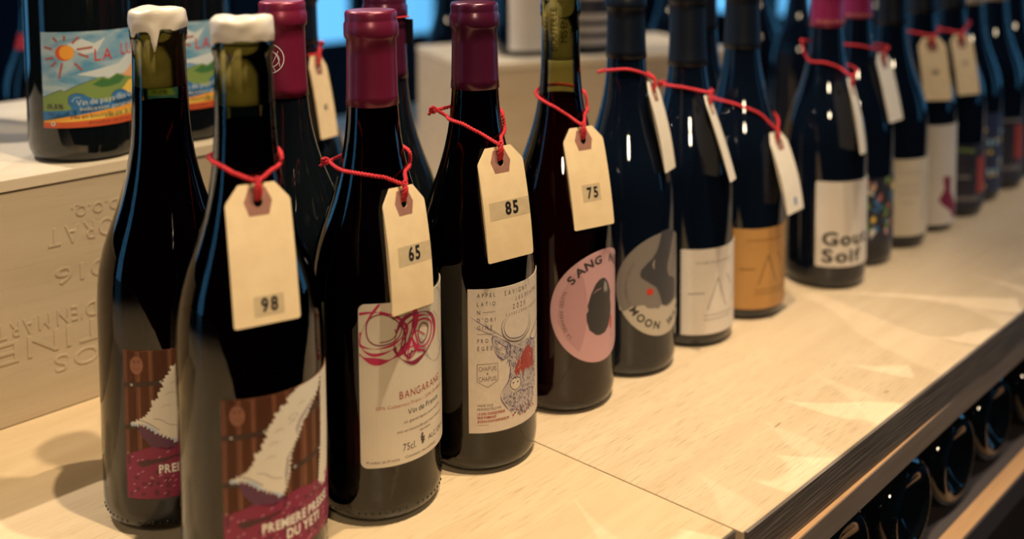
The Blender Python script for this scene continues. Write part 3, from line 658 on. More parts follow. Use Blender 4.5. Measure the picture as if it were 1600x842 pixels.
b = bottle('dark bottle with tall cream label of small grey lines, between two brighter labels', P3('K'), ROW, 'reflect_tint_glass')
capsule(b, M['cap_black'], 0.2350)
make_label(b, R0, -162, outline_rect(80, 14, 96), M['paper_cream'], [('t', 'pale_grey', 2, 'DOMAINE', 14, 80, 4, {'w': 30}), ('t', 'pale_grey', 2, 'VIN ROUGE', 14, 66, 3, {'w': 26}), ('l', 'grey', 2, 0.6, [(14, 60), (40, 60)]), ('t', 'pale_grey', 2, '2020', 18, 48, 3.5, {'w': 14}), ('l', 'violet_ink', 2, 0.8, [(44, 30), (48, 50), (52, 62), (50, 80)], 's')])
b = bottle('dark bottle with tall white label marked by a dark red sock shape', P3('L'), ROW, 'reflect_tint_glass')
capsule(b, M['cap_black'], 0.2420)
make_label(b, R0, -166, outline_rect(80, 8, 120), M['paper_white'], [('p', 'grape', 2, [(34, 62), (46, 62), (46, 44), (54, 34), (62, 26), (60, 14), (52, 12), (46, 22), (34, 30), (28, 36), (36, 48)])])
b = bottle('dark bottle with black label printed with rust red panel and pale lines', P3('M'), ROW, 'reflect_tint_glass')
capsule(b, M['cap_black'], 0.2420)
make_label(b, R0, -172, outline_rect(84, 12, 86), M['paper_dark'], [('p', 'rust', 2, [(44, 28), (62, 28), (62, 70), (44, 70)]), ('l', 'olive', 2, 3, [(6, 78), (24, 80), (40, 78)]), ('t', 'pale_grey', 2, 'TERRE', 8, 20, 5, {'w': 40}), ('t', 'pale_grey', 2, 'NOIRE', 8, 46, 4, {'w': 26})])
b = bottle('tan capped dark bottle with blue and yellow flecked label', P3('N'), ROW, 'reflect_tint_glass')
capsule(b, M['cap_tan'], 0.2420)
make_label(b, R0, -172, outline_rect(84, 12, 110), INK['navy_ink'], [('d', 'yellow', 2, 20 + 9 * (k % 5), 20 + 14 * (k // 2), 3, 2.5) for k in range(12)] + [('d', 'blue_light', 3, 14 + 11 * (k % 6), 26 + 12 * (k // 2), 3, 4) for k in range(12)])
b = bottle('tan capped dark bottle with black label crossed by pale bands, beyond the flecked one', P3('O'), ROW, 'reflect_tint_glass')
capsule(b, M['cap_tan'], 0.2420)
make_label(b, R0, -174, outline_rect(84, 10, 94), M['paper_dark'], [('p', 'rust', 2, [(40, 40), (56, 40), (56, 84), (40, 84)]), ('t', 'pale_grey', 2, 'ROUGE', 6, 26, 6, {'w': 44}), ('l', 'pale_grey', 2, 1.5, [(6, 90), (50, 90)])])
for x_, lb in ((0.960, 'plain dark bottle after the last tan capped bottle, cut by the frame'), (1.040, 'farthest dark bottle at the window end of the front row')):
    b = bottle(lb, (x_, 0.186, 0), ROW, 'reflect_tint_glass'); capsule(b, M['cap_black'], 0.2420)

# ---- second row, behind
ROW2 = 'wine bottles standing behind the front row'
b = bottle('wine red capped bottle behind the 98 bottle, white circle emblem on its foil', (-0.118, 0.283, 0), ROW2)
capsule(b, M['cap_wine'], 0.2335)
th_e = -156.0
rings = [('l', 'white', 1, 0.6, outline_circle(15, 260, 9.6, None, 40), 'c'), ('l', 'white', 1, 0.5, outline_circle(14, 259.5, 7.6, 5.5, 30), 'c'), ('l', 'white', 1, 0.4, [(9, 264), (14, 267), (20, 262), (22, 255)], 's'), ('l', 'white', 1, 0.4, [(12, 252), (17, 257), (21, 265)], 's'), ('l', 'white', 1, 0.4, [(8, 256), (13, 262), (19, 252)], 's')]
mats_ = []; ab = art_bm(rings, mats_); cut(ab, 0, 1.2, 4, 26)
for v in ab.verts:
    r_ = body_r(v.co.y / 1000) + 0.00085; a = rad(th_e) + (v.co.x - 15) / 15.2; v.co = (r_ * cos(a), r_ * sin(a), v.co.y / 1000)
e_ = from_bm('emblem', ab, [c for c in b.children if c.name.startswith('foil')][0], False, mats_); e_['label'] = 'white line circle emblem'
b = bottle('plum capped bottle tucked behind the 65 bottle', (-0.0395, 0.274, 0), ROW2)
capsule(b, M['cap_plum'], 0.2375)
b = bottle('dark bottle past the crate end with a blurred manila tag', (-0.006, 0.439, 0), ROW2)
capsule(b, M['cap_black'], 0.245)
b = bottle('dark bottle hidden behind the two slanting stroke labels', (0.335, 0.262, 0), ROW2, 'reflect_tint_glass'); capsule(b, M['cap_black'], 0.243)
# ---- back of the counter
BACK = 'blurred wine bottles standing at the back of the counter'
for x_, y_, lb, cm in ((0.490, 0.822, 'blurred dark green bottle seen between the plum and burgundy capped bottles', 'cap_black'), (0.880, 0.465, 'blurred bottle with red foil behind the ochre and two word labels', 'cap_wine'),
                       (-0.023, 1.031, 'blurred dark bottle with red neck band far behind the painted label bottles', 'cap_black'), (0.99, 0.60, 'blurred dark bottle near the window behind the raspberry capped bottles', 'cap_black'),
                       (0.74, 0.80, 'blurred dark bottle beyond the pale rear crate', 'cap_black'), (0.82, 0.66, 'blurred dark bottle close behind the right end of the rear crate', 'cap_black'),
                       (1.10, 0.45, 'blurred dark bottle behind the cream lettered labels at the far end', 'cap_black')):
    b = bottle(lb, (x_, y_, 0), BACK, 'reflect_tint_glass'); capsule(b, M[cm], 0.243, seg=32)
    if 'neck band' in lb: lathe('neck_band', [(body_r(z) + 0.0006, z) for z in (0.192, 0.198, 0.204, 0.211)], M['string'], b, 32)

# ---- crate bottles with painted landscape label
def landscape():
    I = [('p', 'sky_white', 1, [(20, 262), (30, 266), (38, 262), (46, 266), (40, 256), (30, 254)]), ('p', 'sky_white', 1, [(26, 240), (40, 243), (56, 246), (66, 254), (74, 262), (74, 244), (60, 238), (40, 237)])]
    I += [('d', 'orange_red', 2, 18.0, 256, 6.6, 5.8), ('d', 'sun', 3, 19.6, 256.2, 5.2, 5.2)]
    for x0, y0, x1, y1 in ((10.2, 267.3, 13.0, 264.2), (18.3, 268.4, 18.2, 264.9), (27.9, 267.5, 23.5, 262.8), (2.8, 260.2, 9.2, 258.8), (3.7, 251.3, 10.2, 252.5), (8.1, 246.3, 11.8, 249.3), (26.5, 258.3, 37.0, 259.4), (27.5, 255.3, 34.3, 252.2), (24.6, 248.4, 29.4, 243.2), (16.2, 248.7, 13.7, 237.6)):
        I.append(('l', 'rust', 3, 1.5, [(x0, y0), (x1, y1)])); I.append(('l', 'salmon', 4, 0.6, [(x0, y0), (x1, y1)]))
    I += [('t', 'red', 4, 'LA', 38.2, 249.2, 8.6, {'w': 12.5, 'thin': 0.8}), ('t', 'red', 4, 'LUNA', 58.0, 252.0, 8.2, {'w': 25, 'thin': 0.8})]
    I += [('p', 'peach', 2, [(56, 236), (62, 239), (69, 245), (74, 250), (80, 246), (86, 240), (86, 232), (56, 232)]), ('p', 'sky_white', 2, [(44, 236), (50, 239), (56, 241.5), (60, 239), (54, 236)])]
    I.append(('p', 'olive', 3, [(-1, 223.4), (8, 226.6), (14.6, 229.2), (16.8, 227.7), (24.6, 231.5), (38.6, 236.3), (43.1, 237.1), (47.6, 235.3), (54.0, 238.6), (60.9, 235.9), (70.5, 233.3), (80, 236), (91, 231), (91, 205), (-1, 205)]))
    I.append(('p', 'green_dark', 4, [(36, 232.0), (43.1, 236.0), (47.6, 234.3), (54.0, 237.6), (60.9, 235), (56, 231), (48, 229.5), (42, 229.5)])); I.append(('p', 'yellow', 4, [(58, 226), (64, 232), (76, 233), (84, 228), (84, 218), (66, 218)]))
    I.append(('l', 'dark_ink', 5, 0.3, [(0, 223.4), (8, 226.6), (14.6, 229.2), (16.8, 227.7), (24.6, 231.5), (38.6, 236.3)]))
    for dx, sc_ in ((0, 1.0), (30, 1.0), (56, 0.9)):
        I.append(('p', 'blue', 5, [(dx + 19.4, 219), (dx + 19.4, 222.3), (dx + 21.1, 225.0), (dx + 25.4, 226.2), (dx + 30, 225.0), (dx + 36, 221.6), (dx + 44, 220), (dx + 44, 210), (dx + 14, 210), (dx + 22, 215)]))
        I.append(('l', 'dark_ink', 6, 0.35, [(dx + 23, 218.6), (dx + 20.5, 219.0), (dx + 19.4, 222.3), (dx + 21.1, 225.0), (dx + 25.4, 226.2), (dx + 31, 224.8)], 's')); I.append(('l', 'blue_light', 6, 0.5, [(dx + 22, 220), (dx + 24, 223), (dx + 28, 223)], 's'))
    I += [('p', 'blue', 5, [(-1, 213), (20, 214), (40, 213.2), (91, 215), (91, 222), (50, 219), (26, 214.5), (-1, 206)]), ('p', 'sun', 6, [(-1, 205.8), (20, 209.4), (40, 212.0), (69, 214.5), (91, 215), (91, 200), (-1, 200)]), ('p', 'yellow', 7, [(12, 205.6), (40, 209.8), (91, 212), (91, 208), (40, 206.6)]),
          ('p', 'orange_red', 8, [(-1, 205), (20, 205.2), (40, 206), (91, 206.4), (91, 200), (-1, 200)])]
    I += [('t', 'sky_white', 9, 'Vin de pays des Cotes', 25.1, 217.0, 4.2, {'w': 52, 'rot': 4}), ('t', 'sky_white', 9, 'Indication geographique', 27.5, 213.2, 2.8, {'w': 50, 'rot': 1.5}),
          ('t', 'dark_ink', 9, 'Mis en bouteille par le vigneron', 21.0, 207.4, 3.0, {'w': 60, 'rot': 1.5}), ('t', 'dark_ink', 10, 'a Banyuls sur mer', 44.3, 207.0, 1.9, {'w': 26, 'rot': 0}), ('t', 'dark_ink', 9, 'Produit de France', 33.2, 203.0, 1.8, {'w': 36}),
          ('t', 'dark_ink', 9, '13,5%', 4.1, 215.4, 3.0, {'w': 12, 'bold': True}), ('t', 'navy_ink', 9, '75 cl', 4.0, 209.8, 2.2, {'w': 9}), ('d', 'white', 9, 8.2, 204.2, 1.6, 1.6), ('d', 'dark_ink', 10, 8.2, 204.2, 0.7, 1.0)]
    off = -174.0; out = []
    for i in I:
        i = list(i)
        if i[0] == 'p': i[3] = [(x, y + off) for x, y in i[3]]
        elif i[0] == 'l': i[4] = [(x, y + off) for x, y in i[4]]
        elif i[0] == 'd': i[4] += off
        elif i[0] == 't': i[5] += off
        out.append(tuple(i))
    return out
LI = landscape()
CR = 'dark bottles standing on the near wooden crate'
for x_, y_, th, lb in ((-0.1771, 0.4708, -154.7, 'dark bottle with painted sun and hills label on the crate, sun in full view'), (-0.0975, 0.4800, -150.0, 'dark bottle on the crate end, painted label mostly hidden by wax topped bottles')):
    b = bottle(lb, (x_, y_, 0.1741), CR, 'dark_glass', 1.05, knurl=False)
    make_label(b, 0.04095, th, outline_rect(90, 27.0, 97.0), M['paper_sky'], LI, (0.1, 89.9, 27.1, 96.9))
b = bottle('dark unlabelled bottle deeper on the crate top, left of the sun label', (-0.225, 0.664, 0.1741), CR, 'dark_glass')

# ------------------------------------------------------------------ price tags on strings
TAG = {"B": [[-0.2304, 0.1603, 0.2154], [-0.1956, 0.1522, 0.2146], [-0.2361, 0.1422, 0.149], [-0.2013, 0.1341, 0.1482]], "C": [[-0.1378, 0.1514, 0.197], [-0.1046, 0.1557, 0.1947], [-0.1408, 0.1377, 0.1287], [-0.1076, 0.142, 0.1264]], "D": [[-0.0623, 0.1543, 0.2068], [-0.0289, 0.1483, 0.2073], [-0.0634, 0.1417, 0.1377], [-0.03, 0.1357, 0.1382]], "E": [[0.0326, 0.1695, 0.203], [0.0661, 0.1616, 0.203], [0.0288, 0.1536, 0.1357], [0.0623, 0.1456, 0.1357]], "F": [[0.127, 0.1689, 0.225], [0.1582, 0.1826, 0.2219], [0.1284, 0.1512, 0.1603], [0.1595, 0.1649, 0.1572]], "G": [[0.1809, 0.1531, 0.2097], [0.2106, 0.1675, 0.2046], [0.182, 0.1272, 0.1428], [0.2117, 0.1417, 0.1377]], "H": [[0.2731, 0.1517, 0.1642], [0.3072, 0.1558, 0.1631], [0.2734, 0.1303, 0.0962], [0.3075, 0.1344, 0.0951]], "I": [[0.378, 0.1327, 0.203], [0.4097, 0.1428, 0.1981], [0.3721, 0.1119, 0.1226], [0.4038, 0.122, 0.1177]], "J": [[0.4739, 0.1553, 0.2127], [0.5079, 0.1568, 0.2119], [0.473, 0.1379, 0.1449], [0.507, 0.1394, 0.144]], "L": [[0.6077, 0.1699, 0.2163], [0.6361, 0.1512, 0.2157], [0.5965, 0.1551, 0.144], [0.625, 0.1364, 0.1434]], "M": [[0.672, 0.163, 0.2136], [0.7036, 0.151, 0.2134], [0.6661, 0.1484, 0.1425], [0.6977, 0.1365, 0.1423]], "T": [[-0.018, 0.41, 0.2373], [0.0104, 0.4276, 0.2339], [-0.0164, 0.3945, 0.1718], [0.0121, 0.4121, 0.1683]]}
STR = {"B": [[[-0.221, 0.1917, 0.2243], [-0.2237, 0.174, 0.2237], [-0.2192, 0.1645, 0.2195]], [[-0.2013, 0.16, 0.2193], [-0.1938, 0.1647, 0.2206], [-0.1929, 0.1641, 0.224]]], "C": [[[-0.1378, 0.2017, 0.2054], [-0.1398, 0.1883, 0.2034], [-0.1376, 0.1721, 0.2032], [-0.1267, 0.1621, 0.2007]], [[-0.1111, 0.1621, 0.2013], [-0.1017, 0.1695, 0.2033], [-0.1031, 0.1677, 0.2105]]], "D": [[[-0.0575, 0.1964, 0.226], [-0.0531, 0.1901, 0.222], [-0.0564, 0.1726, 0.2203], [-0.0499, 0.1629, 0.2146]], [[-0.0348, 0.1593, 0.2106], [-0.0266, 0.1647, 0.2149], [-0.0268, 0.1663, 0.2223]]], "E": [[[0.0427, 0.2033, 0.2237], [0.0375, 0.1901, 0.22], [0.0397, 0.1808, 0.2162], [0.0452, 0.1736, 0.2105]], [[0.0601, 0.171, 0.21], [0.0683, 0.1762, 0.2138], [0.0686, 0.1778, 0.2221]]], "F": [[[0.1173, 0.2079, 0.2299], [0.1201, 0.2031, 0.2311], [0.1192, 0.1831, 0.2347], [0.1296, 0.1757, 0.2319]], [[0.1474, 0.1783, 0.227]]], "G": [[[0.1969, 0.2035, 0.2116], [0.1929, 0.1823, 0.2118], [0.1987, 0.1738, 0.21]], [[0.2242, 0.1768, 0.2053]]], "H": [[[0.2706, 0.2083, 0.1899], [0.2661, 0.184, 0.189], [0.2727, 0.1688, 0.1844], [0.2814, 0.1614, 0.1785]], [[0.3124, 0.1672, 0.1733]]], "I": [[[0.3917, 0.186, 0.2328], [0.3937, 0.1801, 0.2145], [0.3917, 0.1604, 0.2129], [0.4001, 0.1504, 0.2081]], [[0.4298, 0.1485, 0.2038]]], "J": [[[0.4735, 0.1843, 0.2216], [0.4666, 0.1657, 0.2206], [0.479, 0.1596, 0.2173]], [[0.5034, 0.155, 0.2174]]], "L": [[[0.6287, 0.185, 0.2217], [0.6191, 0.1721, 0.2199]], [[0.6364, 0.1594, 0.2201], [0.6524, 0.1618, 0.2237]]], "M": [[[0.7012, 0.1816, 0.2175], [0.6905, 0.1684, 0.2163]], [[0.703, 0.1573, 0.2191], [0.7237, 0.1595, 0.2248]]], "T": [[[-0.0041, 0.4372, 0.2358], [-0.0083, 0.4227, 0.2364]], [[0.0075, 0.4302, 0.2419], [0.0082, 0.4251, 0.2457]]]}
ORIG = {'E': (0.0557, 0.1906), 'J': (0.4798, 0.1781), 'K': (0.5594, 0.1766), 'L': (0.6364, 0.1775), 'M': (0.7081, 0.1748), 'T': (-0.006, 0.439)}
POS['T'] = (-0.006, 0.439)
TINFO = {  # number, number centre (u, t) mm, cap height, tape (u0, u1, t0, t1), label
 'B': ('98', 18.5, 60.5, 6.4, (10.5, 26, 56, 66), 'manila tag reading 98 on red string, nearest of the hanging tags'),
 'C': ('65', 20.0, 38.5, 7.4, (7, 34, 33.5, 44.5), 'manila tag reading 65 overlapping the scribble label below it'),
 'D': ('85', 20.5, 38.5, 7.4, (4, 34, 33.5, 44.5), 'manila tag reading 85 on the plum capped stag bottle'),
 'E': ('75', 18.0, 46.0, 7.0, (9.5, 25, 40, 52), 'manila tag reading 75 above the pink round label'),
 'F': ('', 0, 0, 0, None, 'edge-on cream tag on the neck with the grey round foot label'),
 'G': ('', 0, 0, 0, None, 'edge-on cream tag on the bottle with the cream slanting stroke label'),
 'H': ('', 0, 0, 0, None, 'cream tag with small blue mark leaning beside the ochre labelled bottle'),
 'I': ('', 0, 0, 0, None, 'edge-on cream tag on the bottle lettered in thick black'),
 'J': ('', 0, 0, 0, None, 'narrow cream tag on the bottle with leafy painted label'),
 'L': ('130', 17, 39, 5.0, None, 'blurred manila tag over the bottle with the dark red sock shape'),
 'M': ('75', 17, 34, 5.0, None, 'blurred manila tag beside the sock label bottle, hung slightly higher'),
 'T': ('60', 17, 44, 5.0, None, 'blurred manila tag turned sideways past the crate end')}
for k, (tl, tr_, bl, br_) in TAG.items():
    if k in ORIG:
        sh = Vector((POS[k][0] - ORIG[k][0], POS[k][1] - ORIG[k][1], 0))
    else: sh = Vector((0, 0, 0))
    tl, tr_, bl, br_ = (Vector(p) + sh for p in (tl, tr_, bl, br_))
    num, nu, nt, nh, tape, lab = TINFO[k]
    org = (tl + tr_) / 2; r = (tr_ - tl).normalized(); d = (bl - tl).normalized(); n = d.cross(r).normalized()   # n points to the viewer's side
    bend = {'B': 0.0012, 'C': 0.0022, 'D': 0.0022, 'E': 0.0018, 'H': 0.003, 'F': 0.002, 'I': 0.002}.get(k, 0.001)
    near = k in 'BCDE'
    root = thing('price_tag', lab, 'tag', org, 0, 'price tags tied round bottle necks')
    Lw, Lh = 34.0, 70.0
    def place(bm_, r=r, d=d, n=n, bend=bend):
        for v in bm_.verts:
            u, t, lay = v.co; q = t / Lh
            off = bend * 4 * q * (1 - q) + lay * 0.00006
            v.co = r * ((u - 17) / 1000) + d * (t / 1000) + n * off
    ol = [(7.5, 0), (26.5, 0), (33.4, 8.5), (34, 10)]
    for c, a0 in (((32.6, 68.6), 0), ((1.4, 68.6), 90)):
        for q in range(4): a = rad(a0 + 30 * q); ol.append((c[0] + 1.4 * cos(a), c[1] + 1.4 * sin(a)))
    ol += [(0, 10), (0.6, 8.5)]
    hole = [(17 + 2.4 * cos(2 * pi * q / 16), 9.6 + 2.6 * sin(2 * pi * q / 16)) for q in range(16)]
    def sheet(name, outer, hol, lay0, lay1, m, parent):
        bm_ = bmesh.new(); allp = outer + (hol or [])
        tris = tessellate_polygon([[Vector((x, y, 0)) for x, y in outer]] + ([[Vector((x, y, 0)) for x, y in hol]] if hol else []))
        V = [bm_.verts.new((x, y, lay1)) for x, y in allp]
        for t in tris:
            try: bm_.faces.new([V[i] for i in t])
            except ValueError: pass
        cut(bm_, 1, 5.0, 0, 70)
        e = [x for x in bm_.edges if x.is_boundary]; rr = bmesh.ops.extrude_edge_only(bm_, edges=e)
        for g in rr['geom']:
            if isinstance(g, bmesh.types.BMVert): g.co.z = lay0
        if lay0 < 0:    # back face of the card
            V2 = [bm_.verts.new((x, y, lay0)) for x, y in allp]
            for t in tris:
                try: bm_.faces.new([V2[i] for i in t][::-1])
                except ValueError: pass
        place(bm_); bmesh.ops.recalc_face_normals(bm_, faces=bm_.faces)
        return from_bm(name, bm_, parent, False, (m,))
    card = sheet('card', ol, hole, -4, 4, M['tag'] if k in 'BCDELMT' else M['tag_white'], root)
    pat = [(12.6, 2.2), (21.4, 2.2), (24.4, 9.2), (22.2, 16.2), (11.8, 16.2), (9.6, 9.2)]
    sheet('reinforcement_patch', pat, hole, 4, 6.0, M['patch'], card)
    if tape: sheet('tape_strip', [(tape[0], tape[2]), (tape[1], tape[2]), (tape[1], tape[3]), (tape[0], tape[3])], None, 4, 5.0, M['tape'], card)
    if num:
        ms = []; bm_ = art_bm([('t', 'black', 7, num, 0, 0, nh, {'bold': True, 'al': 'c', 'thin': 0.82, 'track': 0.16})], ms)
        for v in bm_.verts: v.co = (nu + v.co.x, nt + nh / 2 - v.co.y, v.co.z)
        place(bm_); from_bm('number_print', bm_, card, False, ms)
    if k == 'H':
        ms = []; bm_ = art_bm([('d', 'blue', 6, 19, 61, 3.0, 3.4), ('d', 'tag_white', 7, 19, 61, 1.0, 1.2)], ms); place(bm_); from_bm('blue_mark', bm_, card, False, ms)
    # the string
    ls, rs = STR[k]; ls = [Vector(p) + sh for p in ls]; rs = [Vector(p) + sh for p in rs]
    K = org + n * 0.0030 - d * 0.0015
    c = Vector((POS[k][0], POS[k][1], 0))
    a1 = math.atan2(rs[-1].y - c.y, rs[-1].x - c.x); a0 = math.atan2(ls[0].y - c.y, ls[0].x - c.x)
    while a0 < a1: a0 += 2 * pi
    back = []; zL, zR = ls[0].z, rs[-1].z
    r1 = (rs[-1] - c).to_2d().length; r0_ = (ls[0] - c).to_2d().length
    for q in range(1, 8):
        t = q / 8; a = a1 + (a0 - a1) * t; z = zR + (zL - zR) * t + 0.004 * sin(pi * t)
        rr = body_r(z) + 0.0016; rr = max(rr, (r1 * (1 - t) + r0_ * t) * 0 + rr)
        back.append(Vector((c.x + rr * cos(a), c.y + rr * sin(a), z)))
    loop = [p for p in ls] + [K] + rs + back + [ls[0].copy()]
    pts = catmull(loop, 6)
    # keep the cord outside the glass and clear of the card
    rc = 0.00125 if near else 0.0012
    for p in pts:
        v = (p - c).to_2d(); rm = body_r(p.z) + (0.0006 if p.z > 0.241 else 0) + rc + 0.0001
        if v.length < rm: v = v.normalized() * rm; p.x = c.x + v.x; p.y = c.y + v.y
    bm_ = bmesh.new(); rope_bm(bm_, [p - org for p in pts], rc, near)
    hc = org + d * 0.0090
    for sg in (-1, 1):
        leg = catmull([K, K + d * 0.003 + n * 0.0006 + r * 0.0009 * sg, org + d * 0.0055 + n * 0.0022 + r * 0.0010 * sg, org + d * 0.0076 + n * 0.0009 + r * 0.0006 * sg, org + d * 0.0080 - n * 0.0012 + r * 0.0004 * sg], 5)
        rope_bm(bm_, [p - org for p in leg], rc, near)
    kn = [K + (r * cos(t * 0.9) + d * sin(t * 0.9) * 0.8) * 0.0014 + n * (0.0004 + 0.0003 * sin(t * 1.7)) for t in range(0, 9)]
    rope_bm(bm_, [p - org for p in catmull(kn, 4)], rc * 0.9, near)
    if k in 'CDGT':     # knotted tail of the cord
        e = ls[0]; o_ = (e - c); o_.z = 0; o_.normalize(); tz = Vector((0, 0, 1)); sd = tz.cross(o_)
        kk = [e, e + o_ * 0.001 + tz * 0.0015, e + o_ * 0.003 + tz * 0.002 + sd * 0.001, e + o_ * 0.0042 + tz * 0.0002, e + o_ * 0.003 - tz * 0.0016 - sd * 0.001, e + o_ * 0.0012 - tz * 0.001 + sd * 0.001, e + o_ * 0.0020 + tz * 0.001, e + o_ * 0.0052 - tz * 0.003]
        rope_bm(bm_, [p - org for p in catmull(kk, 6)], rc * 0.9, near)
    from_bm('string', bm_, root, True, (M['string'],))
# a thin dark tag seen from behind on the plum capped second row bottle
root = thing('price_tag', 'small dark thin tag on red thread at the neck behind the 65 bottle', 'tag', (-0.0270, 0.2640, 0.2790), 0, 'price tags tied round bottle necks')
bm_ = bmesh.new(); cc = Vector((-0.0395, 0.274, 0.280)); rope_bm(bm_, [cc + Vector((0.0172 * cos(t * 2 * pi / 40), 0.0172 * sin(t * 2 * pi / 40), -0.0015 * sin(t * 2 * pi / 40))) - Vector((-0.0270, 0.2640, 0.2790)) for t in range(41)], 0.0006, False)
from_bm('string', bm_, root, True, (M['string'],))
box('card', 0.0012, 0.0020, -0.004, 0.004, -0.018, 0.0, M['frame'], root)

# ------------------------------------------------------------------ counter
CX0, CX1, CD = -1.9, 2.3, 1.18
ct = thing('shop_counter', 'long pale wood veneer counter with grey plywood edge and bottle shelf below', 'counter', (0, 0, 0))
def seamx(y): return 0.0010 - 0.0781 * (y - 0.0074)
def plank(name, poly, z0, z1, m, parent):
    bm = bmesh.new(); lo = [bm.verts.new((x, y, z0)) for x, y in poly]; hi = [bm.verts.new((x, y, z1)) for x, y in poly]
    bm.faces.new(lo[::-1]); bm.faces.new(hi); n = len(poly)
    for i in range(n): bm.faces.new((lo[i], lo[(i + 1) % n], hi[(i + 1) % n], hi[i]))
    o = from_bm(name, bm, parent, False, (m,)); b = o.modifiers.new('bevel', 'BEVEL'); b.width = 0.0004; b.segments = 1; return o
g_ = 0.0005
plank('counter_board', [(CX0, 0.0064), (seamx(0.006) - g_, 0.0064), (seamx(CD) - g_, CD), (CX0, CD)], -0.0240, 0.0, M['counter_a'], ct)
plank('counter_board', [(seamx(0.001) + g_, 0.0010), (CX1, 0.0010), (CX1, CD), (seamx(CD) + g_, CD)], -0.0240, 0.0, M['counter_b'], ct)
box('edge_band', CX0, seamx(0.006) - g_, 0.0050, 0.0062, -0.0245, -0.0004, M['edge'], ct)
box('edge_band', seamx(0) + 0.0020, CX1, -0.0012, 0.0008, -0.0250, -0.0002, M['edge'], ct)
plank('front_rail', [(CX0, -0.0090), (0.0, -0.0058), (0.30, -0.0010), (CX1, 0.0040), (CX1, 0.026), (CX0, 0.026)], -0.0445, -0.0262, M['rail'], ct)
plank('rail_top_strip', [(CX0, -0.0088), (0.0, -0.0056), (0.30, -0.0008), (CX1, 0.0042), (CX1, 0.025), (CX0, 0.025)], -0.0262, -0.0256, M['shelf'], ct)
def shelf(z, yf):
    b_ = box('shelf_board', CX0, CX1, yf + 0.014, 0.52, z - 0.020, z, M['shelf_face'], ct)
    box('shelf_lip', CX0, CX1, yf + 0.001, yf + 0.0138, z - 0.020, z + 0.0012, M['shelf'], ct, 0.0006)
    box('shelf_front_strip', CX0, CX1, yf - 0.0006, yf + 0.001, z - 0.020, z + 0.0002, M['shelf_face'], b_)
shelf(-0.1290, -0.0150); shelf(-0.2560, -0.0150)
box('back_panel', CX0, CX1, 0.52, 0.535, -0.88, -0.024, M['black'], ct)
for x_ in (CX0, CX1 - 0.02): box('side_panel', x_, x_ + 0.02, 0.02, 0.52, -0.88, -0.024, M['black'], ct)
box('side_panel', 1.18, 1.20, 0.03, 0.52, -0.88, -0.0450, M['black'], ct)
box('base_plinth', CX0, CX1, 0.06, 0.50, -0.90, -0.88, M['black'], ct)
box('rear_leg_panel', CX0, CX1, CD - 0.03, CD - 0.01, -0.90, -0.024, M['black'], ct)
# small oval knot in the veneer
ms = []; bm = art_bm([('p', 'brown_ink', 0, [(0, 0), (3.5, 0.5), (8.5, 0.7), (12, 0.2), (8, -0.6), (3, -0.8)])], ms)
for v in bm.verts: v.co = (0.1170 + v.co.x / 1000, 0.0500 + v.co.y / 1000, 0.00012)
from_bm('veneer_knot', bm, ct, False, [mat('veneer_knot', (0.45, 0.30, 0.16), 0.5)])

ms = []; bm = art_bm([('d', 'brown_ink', 0, 0, 0, 3.0, 1.6)], ms)
for v in bm.verts: v.co = (0.2222 + v.co.x / 1000, 0.0185 + v.co.y / 1000, 0.00012)
from_bm('veneer_knot', bm, ct, False, [mat('pale_veneer_knot', (0.55, 0.38, 0.20), 0.5)])

# bottles lying on the shelf, butts toward the front
LY = 'dark bottles lying on the shelf under the counter'
BUTT = [(0.0, 0.014), (0.010, 0.0125), (0.019, 0.0075), (0.0245, 0.0025), (0.0285, 0.0), (0.0335, 0.0010), (0.0372, 0.0050), (0.0388, 0.0110)] + BODY[9:]
def lying(lb, x, z, y):
    root = thing('wine_bottle', lb, 'bottle', (x, y, z), 0, LY); root.rotation_euler = (-pi / 2, 0, 0)
    lathe('glass', BUTT + [(0, 0.2955)], M['dark_glass'], root, 56)
    bm = bmesh.new()
    for q in range(48):
        a = 2 * pi * q / 48; bmesh.ops.create_uvsphere(bm, u_segments=5, v_segments=4, radius=0.0006, matrix=Matrix.Translation((0.0335 * cos(a), 0.0335 * sin(a), 0.0009)))
    o = from_bm('heel_knurling', bm, root, True, (M['dark_glass'],)); o['kind'] = 'stuff'
for q in range(14):
    x_ = 0.0500 + 0.0925 * q
    ord_ = ['first', 'second', 'third', 'fourth', 'fifth', 'sixth', 'seventh', 'eighth', 'ninth', 'tenth', 'eleventh', 'twelfth', 'thirteenth', 'fourteenth'][q]
    if x_ < 1.14: lying('dark bottle lying under the counter, base outward, %s from the board seam' % ord_, x_, -0.1290 + 0.0391, 0.004 + 0.003 * sin(q * 2.1))

# ------------------------------------------------------------------ crates
def crate(label, w, d, h, m, lidm, name='wine_crate', t=0.010, lid=0.0090):
    root = thing(name, label, 'crate')
    z1 = h - lid - 0.0006
    box('front_panel', 0, w, 0, t, 0.0006, z1, m, root, 0.0005); box('rear_panel', 0, w, d - t, d, 0.0006, z1, m, root, 0.0005)
    box('side_panel', 0.0, t, t, d - t, 0.0006, z1, m, root); box('side_panel', w - t, w, t, d - t, 0.0006, z1, m, root)
    box('bottom_panel', 0.002, w - 0.002, 0.002, d - 0.002, 0.0, 0.006, m, root)
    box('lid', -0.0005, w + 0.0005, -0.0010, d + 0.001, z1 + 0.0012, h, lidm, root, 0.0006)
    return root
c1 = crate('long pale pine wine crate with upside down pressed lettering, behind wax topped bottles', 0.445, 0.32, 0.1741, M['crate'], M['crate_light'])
c1.location = (-0.505, 0.4268, 0)
fp = [c for c in c1.children if c.name.startswith('front')][0]
